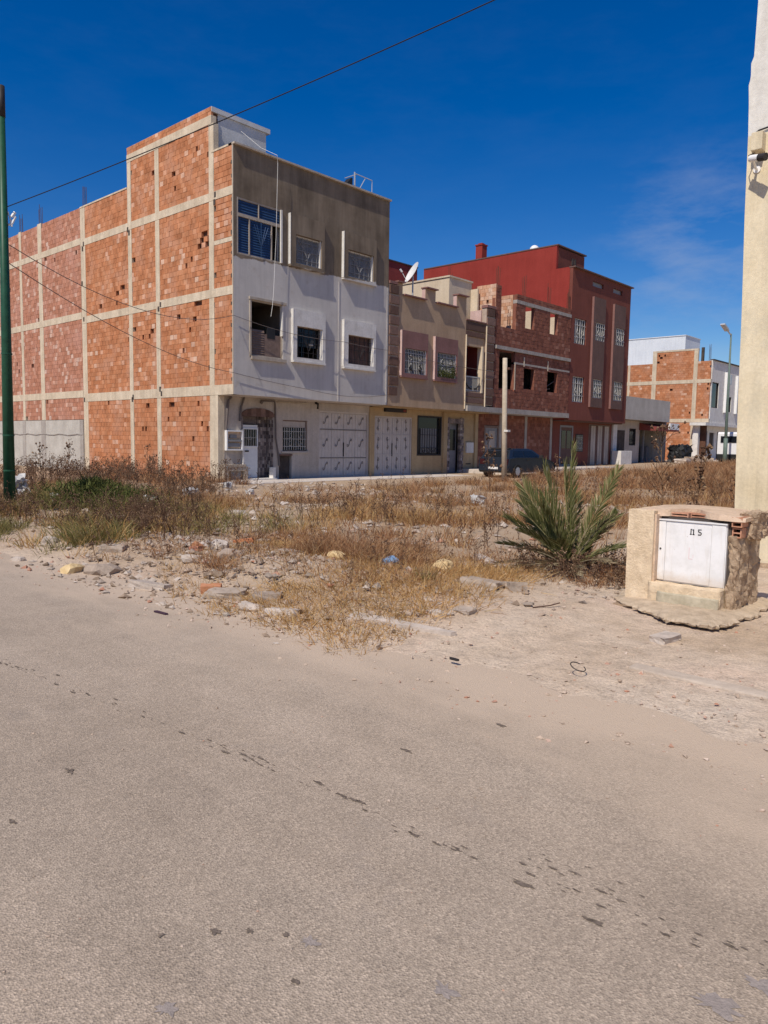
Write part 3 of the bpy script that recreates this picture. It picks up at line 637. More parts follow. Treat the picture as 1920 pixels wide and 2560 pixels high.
MB().box(1.55, 1.92, .06, .11, 5.35, 5.75).build('box_panel', MT['tarp'], wd)
for (x0, x1, z0, z1, closed) in ((2.85, 4.17, 4.78, 5.96, 0), (5.60, 7.10, 4.78, 5.95, 1)):
    wd = frame_mb(x0, x1, z0, z1, .0, .035, .05).build('window', MT['brown_shutter'], H1)
    grille(wd, x0 + .03, x1 - .03, z0 + .03, z1 - .03, -.03, MT['iron'], 5, fan=True, scrolls=False, r=.008)
    MB().box(x1 - .05, x1 - .003, -.08, .0, z0 + .003, z1 - .003).build('side_reveal', MT['trim_white'], wd)
    if closed:
        cu = MB(); N = 26
        for i in range(N):
            a = x0 + (x1 - x0) * i / N; b2 = x0 + (x1 - x0) * (i + 1) / N; ya = .12 + .02 * math.sin(i * 1.3); yb = .12 + .02 * math.sin((i + 1) * 1.3)
            cu.face((a, ya, z0), (b2, yb, z0), (b2, yb, z1), (a, ya, z1))
        cu.build('curtain', MT['brown_cloth'], wd)
    else:
        MB().box(x0 + .03, x1 - .03, .1, .12, z0 + .45, z1 - .03).box(x0 + .4, x0 + .44, .08, .1, z0 + .03, z1 - .03).build('glass_pane', MT['glass'], wd)
        lm = MB(); lm.path([(3.62, .05, 5.33), (3.80, .05, 5.34)], .035, 8); lm.build('bulkhead_lamp', MT['white_metal'], wd)  # short white tube in front of the pane
# ground floor
gh = [(1.10, 2.58, .05, 2.55), (3.05, 4.35, 1.18, 2.42), (5.0, 7.98, .06, 2.86), (2.86, 3.52, .05, 1.0)]
MB().wall_y(.0, HW, -.2, 3.20, D0, .25, gh).build('ground_floor_wall', MT['ground_white'], H1)
box('corner_plaster', MT['concrete'], H1, -.02, .26, D0 - .012, D0 - .001, -.2, 3.2)
# door in its tiled alcove
al = MB().box(1.03, 1.098, D0 - .01, D0 + .5, .05, 2.55).box(1.03, 2.65, D0 + .42, D0 + .5, 2.22, 2.62).box(2.05, 2.65, D0 + .42, D0 + .5, .05, 2.22); al.build('alcove_wall', MT['stone_mix'], H1)
ti = MB(); r_ = random.Random(8)
for i in range(5):
    for j in range(17):
        if r_.random() < .06: continue
        ya = D0 + .01 + i * .082; za = .08 + j * .145
        ti.box(2.555 - r_.uniform(0, .012), 2.60, ya + .004, ya + .078, za + .004, za + .138)
        xa = 2.06 + i * .098
        ti.box(xa + .004, xa + .094, D0 + .41 - r_.uniform(0, .012), D0 + .44, za + .004, za + .138)
kind(ti.build('stone_tile', MT['stone_mix'], H1), 'stuff')
dr = MB().box(1.24, 2.03, D0 + .30, D0 + .34, .14, 2.18).build('door', MT['white_metal'], H1)
d2 = frame_mb(1.24, 2.03, 1.32, 2.06, D0 + .27, .05, .03); d2.build('door_window_frame', MT['white_metal'], dr)
MB().box(1.29, 1.98, D0 + .285, D0 + .295, 1.37, 2.01).build('door_glass', MT['glass'], dr)
gr = bars(1.29, 1.98, 1.37, 2.01, D0 + .275, 6, .009, 1); scroll(gr, 1.56, 1.66, D0 + .27, .09, .008, 1.8, 1); scroll(gr, 1.70, 1.66, D0 + .27, .09, .008, 1.8, -1); gr.build('door_grille', MT['grille_white'], dr)
MB().box(1.42, 1.60, D0 + .28, D0 + .299, 1.14, 1.20).build('letter_slot', MT['iron'], dr)
for j in range(4): MB().box(1.33, 1.95, D0 + .285, D0 + .299, .26 + j * .2, .42 + j * .2).build('door_panel', MT['white_metal'], dr)
box('door_step', MT['trim_white'], H1, 1.12, 2.56, D0 - .32, D0 + .3, .03, .13)
box('step_block', MT['trim_white'], H1, 2.36, 2.50, D0 - .25, D0 - .02, .13, .55)
# weathering hood of the door (dark arch stain is a real small arch moulding)
ar = MB()
for i in range(9):
    a0, a1 = math.pi * (0.08 + .84 * i / 9), math.pi * (0.08 + .84 * (i + 1) / 9)
    ar.prism([(1.82 + .80 * math.cos(a0), 2.56 + .26 * math.sin(a0)), (1.82 + .80 * math.cos(a1), 2.56 + .26 * math.sin(a1)), (1.82 + .80 * math.cos(a1), 2.50), (1.82 + .80 * math.cos(a0), 2.50)], D0 - .035, D0 - .001, lambda a, b_, h: (a, h, b_))
ar.build('door_arch', MT['grime_arch'] if 'grime_arch' in MT else MT['stone_dark'], H1)
# barred ground-floor window
wd = frame_mb(3.05, 4.35, 1.18, 2.42, D0 + .05, .05, .05).build('window', MT['brown_shutter'], H1); wd['label'] = 'barred ground-floor window beside the front door'
MB().box(3.1, 4.3, D0 + .12, D0 + .14, 1.2, 2.4).build('glass_pane', MT['glass'], wd)
grille(wd, 3.10, 4.30, 1.22, 2.12, D0 + .02, MT['grille_white'], 10, r=.011)
MB().box(3.1, 4.3, D0 + .07, D0 + .1, 2.13, 2.38).build('roller_box', MT['ground_white'], wd)
box('window_sill', MT['ground_white'], H1, 2.98, 4.42, D0 - .06, D0 - .001, 1.10, 1.175)
# wall niche and meter cabinet, conduits
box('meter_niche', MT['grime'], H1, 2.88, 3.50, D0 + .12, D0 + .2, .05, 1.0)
MB().box(2.86, 3.52, D0 - .05, D0 + .02, 1.0, 1.06).build('niche_lintel', MT['stone_dark'], H1)
mc = frame_mb(.27, 1.02, 1.20, 1.95, D0 - .14, .05, .14); mc.build('meter_cabinet', MT['white_metal'], H1)
c1 = [c for c in H1.children if c.name.startswith('meter_cabinet')][0]
MB().box(.32, .97, D0 - .04, D0 - .01, 1.25, 1.90).build('cabinet_back', MT['kiosk_in'], c1)
MB().box(.32, .97, D0 - .13, D0 - .05, 1.53, 1.60).box(.36, .9, D0 - .10, D0 - .05, 1.33, 1.47).box(.45, .75, D0 - .10, D0 - .05, 1.66, 1.78).build('meter', MT['grey_shutter'], c1)
box('cabinet_ledge', MT['trim_cement'], H1, .12, 1.10, D0 - .22, D0 - .001, .60, .68)
box('door_side_post', MT['trim_white'], H1, 1.035, 1.095, D0 - .10, D0 - .012, .55, 2.0)
lb = frame_mb(.14, 1.18, -.05, .60, D0 - .2, .16, .2).build('low_niche', MT['trim_cement'], H1)
MB().box(.48, .95, D0 - .10, D0 - .06, .0, .44).build('niche_door', MT['grey_shutter'], lb)
pp = MB(); pp.path([(.55, D0 - .05, 3.18), (.42, D0 - .05, 3.05), (.36, D0 - .05, 2.6), (.30, D0 - .05, 1.95)], .045, 7)
pp.path([(1.14, D0 - .05, 3.19), (1.0, D0 - .05, 2.85), (.93, D0 - .05, 2.3)], .04, 7)
pp.path([(1.98, D0 - .05, 3.10), (2.60, D0 - .05, 3.12), (2.63, D0 - .05, 2.9), (2.66, D0 - .05, 1.69), (2.80, D0 - .05, 1.0), (2.84, D0 - .05, .6)], .035, 7)
pp.path([(2.0, D0 - .05, 3.1), (1.93, D0 - .05, 3.02)], .06, 7); pp.build('conduit', MT['cable_grey'], H1)
box('lintel_board', MT['trim_cement'], H1, 2.75, 4.30, D0 - .03, D0 - .001, 3.08, 3.13)
br = MB(); br.path([(4.80, D0, 3.17), (4.78, D0 - .16, 3.12), (4.74, D0 - .2, 2.92)], .05, 7); br.build('wall_lamp', MT['iron'], H1)
# garage doors with wrought scrolls
def garage(parent, x0, x1, z0, z1, y, rows, label, scr, mat):
    g_ = frame_mb(x0, x1, z0, z1, y, .06, .08).build('garage_door', mat, parent); g_['label'] = label
    n = 4; w_ = (x1 - x0 - .12) / n
    for i in range(n):
        for (a, b_) in rows:
            o = MB(); xa = x0 + .06 + i * w_
            o.box(xa + (.012 if i != 2 else .03), xa + w_ - (.012 if i != 1 else .03), y + .05, y + .07, a + .025, b_ - .025)
            for k in range(1, 4): o.box(xa + w_ * k / 4 - .008, xa + w_ * k / 4 + .008, y + .042, y + .051, a + .04, b_ - .04)
            o.build('door_panel', mat, g_)
            s_ = MB(); cx, cz = xa + w_ / 2, (a + b_) / 2 + .05
            if scr == 0:
                s_.path([(cx - .10, y + .03, cz - .18), (cx - .02, y + .03, cz - .1), (cx + .02, y + .03, cz + .06), (cx + .11, y + .03, cz + .17)], .013, 5); scroll(s_, cx - .09, cz - .13, y + .03, .06, .012, 1.6, -1); scroll(s_, cx + .09, cz + .11, y + .03, .06, .012, 1.6, 1)
            else:
                for dz in (-.22, .22): scroll(s_, cx, cz + dz * .8, y + .03, .09, .014, 1.7, 1 if (i + (dz > 0)) % 2 else -1)
                s_.path([(cx, y + .03, cz - .3), (cx, y + .03, cz + .3)], .010, 4)
            s_.build('iron_scroll', MT['scroll'], g_)
    MB().box(x0 + .06, x1 - .06, y + .072, y + .075, z0 + .06, z1 - .06).build('door_backing', mat, g_)
    MB().box((x0 + x1) / 2 - .02, (x0 + x1) / 2 + .02, y + .02, y + .045, z0 + .9, z0 + 1.5).build('door_handle', MT['iron'], g_)
    for (a, b_) in rows[1:]: MB().box(x0 + .06, x1 - .06, y + .03, y + .055, b_ - .018, b_ + .018).build('door_rail', MT['scroll'] if scr == 0 else mat, g_)
garage(H1, 5.0, 7.98, .06, 2.86, D0 + .02, [(2.10, 2.80), (.90, 2.10), (.12, .90)], 'wide off-white garage door with twelve iron scrolls', 0, MT['door_white'])
box('door_lintel', MT['ground_white'], H1, 4.98, 8.0, D0 - .015, D0 - .001, 2.90, 3.18)
# thin roof gear
cd_ = MB(); cd_.path([(1.30, 1.30, 12.95), (1.60, .50, 12.25), (1.83, -.15, 11.90), (1.84, -.17, 11.6), (1.78, -.16, 9.0), (1.66, -.17, 7.0), (1.60, -.18, 6.5), (1.53, -.18, 6.12)], .008, 5)
tag(cd_.build('hanging_cord', MT['cord'], origin=(1.8, -.17, 11.8)), 'thin white cord hanging from the stair tower down past the blue window', 'cord')
rf = MB(); rf.box(5.62, 5.96, .10, .45, 11.865, 11.90); rf.prism([(5.60, 11.9), (5.97, 11.9), (5.97, 12.25), (5.90, 12.25)], .12, .40, lambda a, b_, h: (a, h, b_))
tag(rf.build('roof_tank', MT['tarp']), 'small dark wedge-shaped tank on the parapet of the corner house', 'tank')
fr = MB()
for pts in ([(6.2, .2, 11.85), (6.2, .2, 12.52)], [(6.2, .2, 12.5), (7.2, .2, 12.48)], [(7.2, .2, 12.48), (7.2, .2, 11.85)], [(6.42, .2, 11.9), (6.78, .2, 12.45)], [(6.3, .2, 12.5), (6.3, .9, 12.5)]): fr.path(pts, .018, 5)
fr.path([(6.17, .2, 11.85), (6.17, .2, 12.55)], .03, 5)
tag(fr.build('roof_frame', MT['lamp_grey'], origin=(6.2, .2, 11.85)), 'thin metal pipe frame standing on the parapet beside the dark tank', 'pipe frame')

# ================================================================ HOUSE 1b: brick house behind, flank only
H2 = thing('rear_brick_house', 'long faded pink brick house behind the corner house, grey render at its foot', 'house', (0, 11.4, 0))
cols2 = [(15.46, 15.88), (17.83, 18.11), (22.2, 22.5)]; beams2 = [(3.42, 3.74), (6.95, 7.25), (10.24, 10.52)]
zr2 = [(2.42, 3.42), (3.74, 6.95), (7.25, 10.24), (10.52, 11.84)]
pan = [(a, b_, z0, z1) for (z0, z1) in zr2 for (a, b_) in ((11.42, 15.46), (15.88, 17.83), (18.11, 22.2), (22.5, 25.0))]
brick_flank(H2, 0.0, pan, (MT['brick_pink'], MT['mortar_pink']), [(15.0, 10.2, .2, .1), (11.7, 9.9, .15, .1), (16.2, 6.4, .1, .1), (13.3, 7.2, .1, .1), (15.2, 3.3, .2, .1)], seed=9, chip=0.006)
for (y0, y1) in cols2:
    prev = 2.42
    for (b0, b1) in beams2 + [(11.9, 11.9)]: box('concrete_column', MT['concrete'], H2, -.016, .2, y0, y1, prev, b0); prev = b1
for (b0, b1) in beams2: box('concrete_beam', MT['concrete'], H2, -.024, .2, 11.42, 25.0, b0, b1)
box('render_base', MT['cement_pale'], H2, -.05, .2, 11.42, 25.0, -.2, 2.40)
for (y0, y1) in ((15.42, 15.92), (17.80, 18.14), (11.42, 11.75)): box('render_pier', MT['concrete_grey'], H2, -.065, -.049, y0, y1, -.2, 2.38)
rb = MB(); rb.path([(-.06, 11.5 + i * .5, 1.72 + .03 * math.sin(i * 1.7)) for i in range(27)], .03, 5); rb.build('render_joint', MT['concrete_grey'], H2)
MB().box(.2, .4, 11.42, 25, -.2, 11.75).build('flank_core', MT['cavity'], H2)
MB().box(.2, 8.0, 11.42, 25, 10.6, 10.8).box(.4, 8, 24.8, 25, -.2, 10.6).box(7.8, 8.0, 11.42, 24.8, -.2, 10.6).build('roof', MT['concrete_grey'], H2)
for i, y in enumerate((11.05, 15.6, 17.9)): rebar(H2, .02, y, 11.85, 4, .95, .12, i)
# ================================================================ HOUSE 2: peach house with stone quoins
H3 = thing('peach_house', 'two-storey peach house with dark stone quoins and a stepped parapet', 'house', (8.13, 0, 0))
X0, X1 = 8.135, 16.23
holes = [(9.13, 10.66, 4.68, 5.78), (11.44, 12.92, 4.68, 5.82)]
par = MB().wall_y(8.80, 13.78, 3.20, 8.05, .0, .2, holes); par.build('front_wall', MT['peach'], H3)
for b_ in ((8.62, 9.04, .0, .2, 8.05, 8.55), (10.63, 11.36, .0, .2, 8.05, 8.60), (13.0, 13.76, .0, .2, 8.05, 8.66)): box('merlon', MT['peach'], H3, *b_)
cp = MB()
for (a, b_, z) in ((8.60, 9.08, 8.55), (9.05, 10.6, 8.05), (10.58, 11.41, 8.60), (11.38, 12.97, 8.05), (12.95, 13.81, 8.66)): cp.box(a, b_, -.15, .24, z + .001, z + .055)
cp.build('parapet_cap', MT['mauve'], H3)
for b_ in ((8.606, 8.62, .01, .2, 8.06, 8.545), (10.615, 10.63, .012, .21, 8.06, 8.595), (12.985, 13.0, .012, .21, 8.06, 8.655)): box('merlon_side', MT['pink'], H3, *b_)  # thin pink sheets paint the sunlit left faces of the merlons
def quoin(xa, xb, z0, z1, seed):
    q_ = MB().box(xa, xb, .01, .3, z0, z1); q_.build('quoin_joint', MT['stone_joint'], H3)
    n = int((z1 - z0) / .42); h = (z1 - z0) / n; r_ = random.Random(seed)
    for i in range(n):
        za = z0 + i * h; s_ = MB()
        s_.box(xa + .01, xb - (.0 if i % 2 else .06), -.05 - r_.uniform(0, .02), .05, za + .045, za + h - .03)
        s_.build('quoin_stone', MT['stone_dark'], H3, bevel=.015)
quoin(8.17, 8.80, 3.62, 8.42, 1); quoin(15.50, 16.22, 3.55, 8.42, 2)
MB().box(8.15, 8.66, -.07, .3, 8.43, 8.55).box(15.46, 16.24, -.07, .3, 8.43, 8.56).build('quoin_cap', MT['mauve'], H3)
box('quoin_base', MT['peach'], H3, 8.14, 8.80, .005, .2, 3.20, 3.62)
def pbox(x0, x1, z0, z1, op):
    surround(H3, x0, x1, z0, z1, op, MT['mauve'])
    box('surround_fin', MT['pink'], H3, x0 - .02, x0 + .002, -.138, -.002, z0, z1)  # pink sheet paints the sunlit left face of the surround
    wd = frame_mb(op[0], op[1], op[2], op[3], .02, .035, .05).build('window', MT['trim_white'], H3)
    MB().box(op[0] + .03, op[1] - .03, .10, .12, op[2] + .03, op[3] - .03).build('glass_pane', MT['glass'], wd)
    grille(wd, op[0] + .02, op[1] - .02, op[2] + .02, op[3] - .02, -.07, MT['grille_white'], 13, r=.013)
    MB().box(op[1] - .06, op[1] - .003, -.08, .02, op[2] + .003, op[3] - .003).build('side_reveal', MT['trim_white'], wd)
    return wd
wa = pbox(8.92, 10.74, 4.56, 6.54, (9.13, 10.66, 4.68, 5.78))
s_ = MB()
for k in (-1, 1):
    for r2 in (.10, .15): scroll(s_, 9.9 + k * .28, 4.92, -.10, r2, .02, 1.8, k)
s_.build('iron_scroll', MT['iron'], wa)
pbox(11.27, 13.01, 4.55, 6.52, (11.44, 12.92, 4.68, 5.82))
# ivy in the second window: a plant of its own on the sill
lf = MB(); r_ = random.Random(4)
for i in range(420):
    x = r_.uniform(11.5, 12.85); t_ = abs(r_.gauss(0, .34)); z = 4.70 + min(t_ * (1.0 if x < 11.8 or x > 12.5 else .6), .9); y = -.13 + r_.uniform(-.07, .05)
    a = r_.uniform(0, 6.28); s1 = r_.uniform(.03, .055); c, s2 = math.cos(a) * s1, math.sin(a) * s1
    lf.face((x - c, y, z - s2), (x + s2 * .5, y - .02, z - c * .5), (x + c, y + .01, z + s2), (x - s2 * .5, y - .02, z + c * .5))
tag(lf.build('window_plant', MT['leaf'], origin=(12.2, -.12, 4.7)), 'leafy green plant growing up the white bars of the mauve-framed window', 'plant')
# balcony bay
bw = MB().wall_y(13.78, 15.50, 3.22, 7.60, .06, .2, [(13.88, 15.22, 4.20, 6.40)]); bw.build('balcony_wall', MT['peach'], H3)
for i, (a, b_) in enumerate(((3.62, 3.86), (3.92, 4.14), (6.86, 7.10), (7.16, 7.56))): MB().box(13.80, 15.48, .0, .07, a, b_).build('stone_band', MT['stone_dark'], H3, bevel=.01)
box('band_cap', MT['mauve'], H3, 13.79, 15.49, -.03, .3, 7.605, 7.66)
box('balcony_jamb', MT['cream'], H3, 15.20, 15.30, -.015, .3, 4.15, 6.46)
box('balcony_edge', MT['cream'], H3, 13.775, 13.80, -.06, .06, 3.3, 6.9); box('balcony_edge', MT['cream'], H3, 15.47, 15.50, -.065, .0, 3.3, 7.5)
MB().box(13.6, 13.8, .26, 1.6, 3.3, 7.5).box(15.4, 15.5, .26, 1.6, 3.3, 7.5).box(13.6, 15.5, 1.5, 1.6, 3.3, 7.5).box(13.6, 15.5, .26, 1.6, 4.0, 4.1).box(13.6, 15.5, .26, 1.6, 6.45, 6.55).build('balcony_recess', MT['dark_red'], H3)
MB().box(14.3, 15.0, 1.45, 1.49, 4.1, 5.9).build('balcony_door', MT['grey_shutter'], H3)
rl = MB(); rl.box(13.88, 15.2, .08, .11, 4.88, 4.94).box(13.88, 15.2, .08, .11, 4.22, 4.27)
for i in range(16): rl.box(13.93 + i * .08, 13.95 + i * .08, .085, .105, 4.27, 4.88)
rl.build('balcony_rail', MT['grille_white'], H3)
s_ = MB()
for k in (-1, 1): s_.path([(14.54 + k * .58, .06, 4.62), (14.54 + k * .5, .06, 4.5), (14.54 + k * .3, .06, 4.36), (14.54 + k * .1, .06, 4.33)], .03, 5)
s_.build('iron_scroll', MT['iron'], H3)
# roof terrace
box('terrace_return', MT['pink'], H3, 15.40, 15.46, .28, .95, 7.0, 8.32)
box('stair_room', MT['cream'], H3, 14.2, 16.1, 1.42, 4.6, 6.9, 9.90); box('stair_room_roof', MT['cream'], H3, 14.15, 16.15, 1.36, 4.65, 9.901, 9.98)
box('room_fin', MT['cream'], H3, 16.0, 16.12, .95, 1.40, 7.2, 9.55)
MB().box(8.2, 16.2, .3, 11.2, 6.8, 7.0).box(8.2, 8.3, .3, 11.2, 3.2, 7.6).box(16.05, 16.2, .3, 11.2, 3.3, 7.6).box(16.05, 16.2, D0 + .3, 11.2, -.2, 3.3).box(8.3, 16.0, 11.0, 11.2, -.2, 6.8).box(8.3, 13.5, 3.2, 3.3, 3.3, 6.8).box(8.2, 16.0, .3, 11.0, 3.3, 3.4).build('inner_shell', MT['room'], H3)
box('overhang_slab', MT['ochre'], H3, 8.14, 16.24, .21, D0 + .2, 3.16, 3.29)
# satellite dish on the terrace: a thing of its own
DI = thing('satellite_dish', 'white satellite dish on a mast above the stepped parapet of the peach house', 'satellite dish', (10.9, 1.0, 7.0))
n_ = Vector((-.78, .38, .46)).normalized(); a_ = n_.cross(Vector((0, 0, 1))).normalized(); b__ = a_.cross(n_)
c0 = Vector((10.92, 1.0, 9.45)); ds = MB(); rings = []
ds.v.append(tuple(c0))
for k in range(1, 6):
    rr = .50 * k / 5
    for j in range(24):
        t_ = 2 * math.pi * j / 24; ds.v.append(tuple(c0 + a_ * rr * math.cos(t_) + b__ * rr * 1.08 * math.sin(t_) + n_ * (.42 * rr * rr)))
for j in range(24): ds.f.append((0, 1 + j, 1 + (j + 1) % 24))
for k in range(4):
    for j in range(24): ds.f.append((1 + k * 24 + j, 1 + k * 24 + (j + 1) % 24, 1 + (k + 1) * 24 + (j + 1) % 24, 1 + (k + 1) * 24 + j)[::-1])
ds.build('dish', MT['white_metal'], DI, smooth=True)
m_ = MB(); m_.path([c0 - b__ * .5 + n_ * .1, c0 + n_ * .55 - b__ * .25], .018, 5); m_.path([c0 + n_ * .52 - b__ * .27, c0 + n_ * .66 - b__ * .21], .05, 6); m_.build('feed_arm', MT['white_metal'], DI)
m_ = MB(); m_.path([(10.96, 1.06, 6.95), (10.96, 1.06, 9.3), tuple(c0 - n_ * .02)], .035, 6); m_.build('mast', MT['lamp_grey'], DI)
# ground floor
gh = [(8.31, 10.98, .06, 2.78), (11.36, 13.21, .98, 2.90), (13.68, 14.98, .1, 2.84)]
MB().wall_y(8.115, 16.24, -.2, 3.155, D0 - .004, .25, gh).build('ground_floor_wall', MT['ochre'], H3)
for (a, b_) in ((8.00, 8.29), (13.32, 13.62), (15.98, 16.24)): box('ground_pilaster', MT['ochre'], H3, a, b_, D0 - .09, D0 - .006, -.2, 3.15)
garage(H3, 8.31, 10.98, .06, 2.78, D0 + .03, [(1.95, 2.72), (1.05, 1.95), (.12, 1.05)], 'white garage door with scrolled iron medallions', 1, MT['door_white'])
vs_ = MB().box(8.96, 10.39, D0 - .16, D0 - .012, 2.98, 3.152); o = vs_.build('vent_panel', MT['iron'], H3)
MB().box(10.15, 10.34, D0 - .165, D0 - .161, 3.01, 3.12).build('red_plate', MT['awning'], o)
wd = frame_mb(11.36, 13.21, .98, 2.90, D0 - .03, .07, .1).build('window', MT['iron'], H3); wd['label'] = 'tall dark window with black grille'
MB().box(11.43, 13.14, D0 + .1, D0 + .12, 1.05, 2.83).build('glass_pane', MT['glass'], wd)
MB().box(11.7, 12.9, D0 + .05, D0 + .07, 1.1, 2.3).build('inner_shutter', MT['grey_shutter'], wd)
gr = bars(11.45, 13.12, 1.05, 2.30, D0 - .02, 9, .012, 2)
for k in (-.5, -.17, .17, .5): scroll(gr, 12.3 + k, 1.22, D0 - .05, .14, .02, 1.8, 1 if k < 0 else -1)
gr.build('window_grille', MT['iron'], wd)
st = MB(); r_ = random.Random(6)
for j in range(18):
    z = .1 + j * .155
    for (a, b_) in ((13.62, 13.86), (14.72, 15.04)):
        x = a
        while x < b_ - .03:
            w_ = min(r_.uniform(.09, .2), b_ - x); st.box(x + .005, x + w_ - .005, D0 - .04 - r_.uniform(0, .03), D0 + .1, z + .006, z + .148); x += w_
for i in range(9): st.box(13.64 + i * .155, 13.785 + i * .155, D0 - .045 - r_.uniform(0, .03), D0 + .1, 2.60, 2.84)
kind(st.build('stone_surround', MT['stone_mix'], H3), 'stuff')
dr = MB().box(13.86, 14.72, D0 + .2, D0 + .25, .1, 2.60).build('door', MT['grey_shutter'], H3)
MB().box(13.95, 14.63, D0 + .18, D0 + .199, 1.25, 2.3).build('door_glass', MT['glass'], dr)
MB().box(15.27, 15.88, D0 - .09, D0 - .006, 1.12, 1.66).build('meter_box', MT['trim_white'], H3)
MB().box(15.32, 15.75, D0 - .02, D0 - .006, .52, .58).build('letter_slot', MT['iron'], H3)

# ================================================================ HOUSE 3: unfinished brick house
H4 = thing('unfinished_house', 'half-built red-brown brick house with open window holes between the peach and maroon houses', 'house', (16.26, 0, 0))
X0, X1 = 16.26, 24.08
o1 = [(16.72, 18.18, 4.50, 6.42), (19.12, 20.20, 4.62, 5.80), (21.60, 22.72, 4.60, 5.80)]
o2 = [(16.78, 18.18, 7.66, 9.62), (19.10, 20.02, 7.82, 9.04), (21.70, 22.55, 7.84, 9.04)]
brick_front(H4, 0.0, [(X0 + .02, X1 - .01, 3.47, 6.48), (X0 + .02, X1 - .01, 6.68, 9.03)], (MT['brick_dark'], MT['mortar_dark']), 12, holes=o1 + o2)
MB().wall_y(X0, X1, 3.47, 6.48, .05, .16, o1).build('wall_core', MT['brick_dark'], H4)
MB().wall_y(X0, X1, 6.68, 9.03, .05, .16, o2).build('wall_core', MT['brick_dark'], H4)
box('balcony_slab', MT['concrete_grey'], H4, X0 - 2.4, X1 - .1, -.16, D0 + .2, 3.21, 3.47)
box('floor_slab', MT['concrete_grey'], H4, X0 + .05, X1 - .02, -.10, 8.0, 6.49, 6.67)
box('lintel_beam', MT['concrete_grey'], H4, 18.18, X1 - .01, -.03, .2, 5.86, 5.96)
box('top_beam', MT['concrete_grey'], H4, 18.2, X1, -.03, .22, 9.04, 9.22)
brick_front(H4, .0, [(18.22, X1 - .01, 9.22, 9.52)], (MT['brick_dark'], MT['mortar_dark']), 14)
box('top_course_core', MT['brick_dark'], H4, 18.22, X1, .05, .2, 9.22, 9.50)
# cross walls of the roofless storey, seen through the openings
brick_flank(H4, 18.19, [(.22, 1.12, 6.7, 9.5)], (MT['brick_pale'], MT['mortar']), seed=181); box('cross_wall', MT['cavity'], H4, 18.25, 18.39, .22, 1.12, 6.7, 9.49)
for x in (20.5, 23.05): box('cross_wall', MT['cream'], H4, x, x + .15, .26, 1.3, 6.7, 9.0)
brick_flank(H4, X0 + .03, [(.02, 1.3, 6.7, 9.74)], (MT['brick_pale'], MT['mortar']), seed=77, chip=.03)
box('left_wall_core', MT['cavity'], H4, X0 + .10, X0 + .2, .05, 1.3, 6.7, 9.72)
brick_front(H4, 0.0, [(X0 + .05, 16.76, 9.03, 9.70)], (MT['brick_dark'], MT['mortar_dark']), 15); box('corner_core', MT['brick_dark'], H4, X0 + .11, 16.75, .05, .3, 9.03, 9.69)
for (xa, za, zb) in ((18.16, 4.5, 5.9), (19.05, 5.8, 6.3), (21.55, 5.75, 6.3)): box('mortar_smear', MT['cream'], H4, xa, xa + .09, -.035, -.022, za, zb)  # thin cream strips on the brick, the tall one beside an opening
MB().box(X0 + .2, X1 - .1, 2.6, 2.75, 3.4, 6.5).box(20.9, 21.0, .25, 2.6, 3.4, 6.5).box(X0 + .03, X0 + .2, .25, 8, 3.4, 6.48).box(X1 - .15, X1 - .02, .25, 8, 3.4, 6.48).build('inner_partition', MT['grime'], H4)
for i, x in enumerate((16.5, 19.0, 21.6, 23.8)): rebar(H4, x, .05, 9.6, 4, 1.0, .12, 20 + i)
for i, x in enumerate((18.3, 20.2)): rebar(H4, x, 4.5, 9.6, 4, 1.9, .14, 30 + i)
cw = MB(); cw.path([(21.7, .1, 4.9), (22.6, .16, 5.25)], .02, 4); cw.path([(21.66, .12, 4.75), (22.1, .1, 4.8)], .02, 4); cw.build('prop_stick', MT['cable_grey'], H4)
# ground floor infill
brick_front(H4, D0, [(16.30, 16.9, .2, 3.2), (18.38, 20.90, .2, 3.2), (21.17, 23.74, .2, 3.2), (16.9, 18.38, 2.62, 3.2)], (MT['brick_dark'], MT['mortar_dark']), 18)
box('infill_core', MT['brick_dark'], H4, 16.27, X1, D0 + .08, D0 + .25, .1, 3.2)
for x in (20.92, 23.75, 18.32): box('concrete_column', MT['concrete_grey'], H4, x, x + .24, D0 - .02, D0 + .2, .2, 3.2)
dr = frame_mb(16.92, 18.30, .3, 2.58, D0 - .01, .12, .08).build('door', MT['brown_shutter'], H4)
MB().box(17.04, 17.30, D0 + .02, D0 + .06, .3, 2.46).box(17.32, 18.18, D0 + .03, D0 + .06, .3, 2.46).build('door_leaf', MT['grey_shutter'], dr)
MB().box(17.4, 17.95, D0 + .01, D0 + .029, .5, 2.3).build('door_panel', MT['ground_white'], dr)

# ================================================================ HOUSE 4: maroon house
H5 = thing('maroon_house', 'three-storey maroon house with a bright red side wall and barred windows', 'house', (24.1, 0, 0))
X0, X1 = 24.10, 31.94
ops = [(24.52, 25.98, 7.64, 9.13), (24.53, 25.99, 4.20, 5.72), (26.93, 28.30, 8.07, 9.17), (26.90, 28.13, 4.56, 5.71), (29.71, 31.05, 8.07, 9.17), (29.73, 31.02, 4.54, 5.76)]
vents = [(26.57, 28.0, 11.28, 11.58), (29.35, 30.65, 11.30, 11.60)]
MB().wall_y(X0, X1, 3.12, 11.95, 0, .2, ops + vents).build('front_wall', MT['red_front'], H5)
box('cornice', MT['maroon_grey'], H5, X0 - .02, X1 + .08, -.17, .25, 11.951, 12.02)
for v_ in vents: MB().box(v_[0] - .02, v_[1] + .05, .12, .16, v_[2] - .02, v_[3] + .02).build('vent_plate', MT['grey_shutter'], H5)
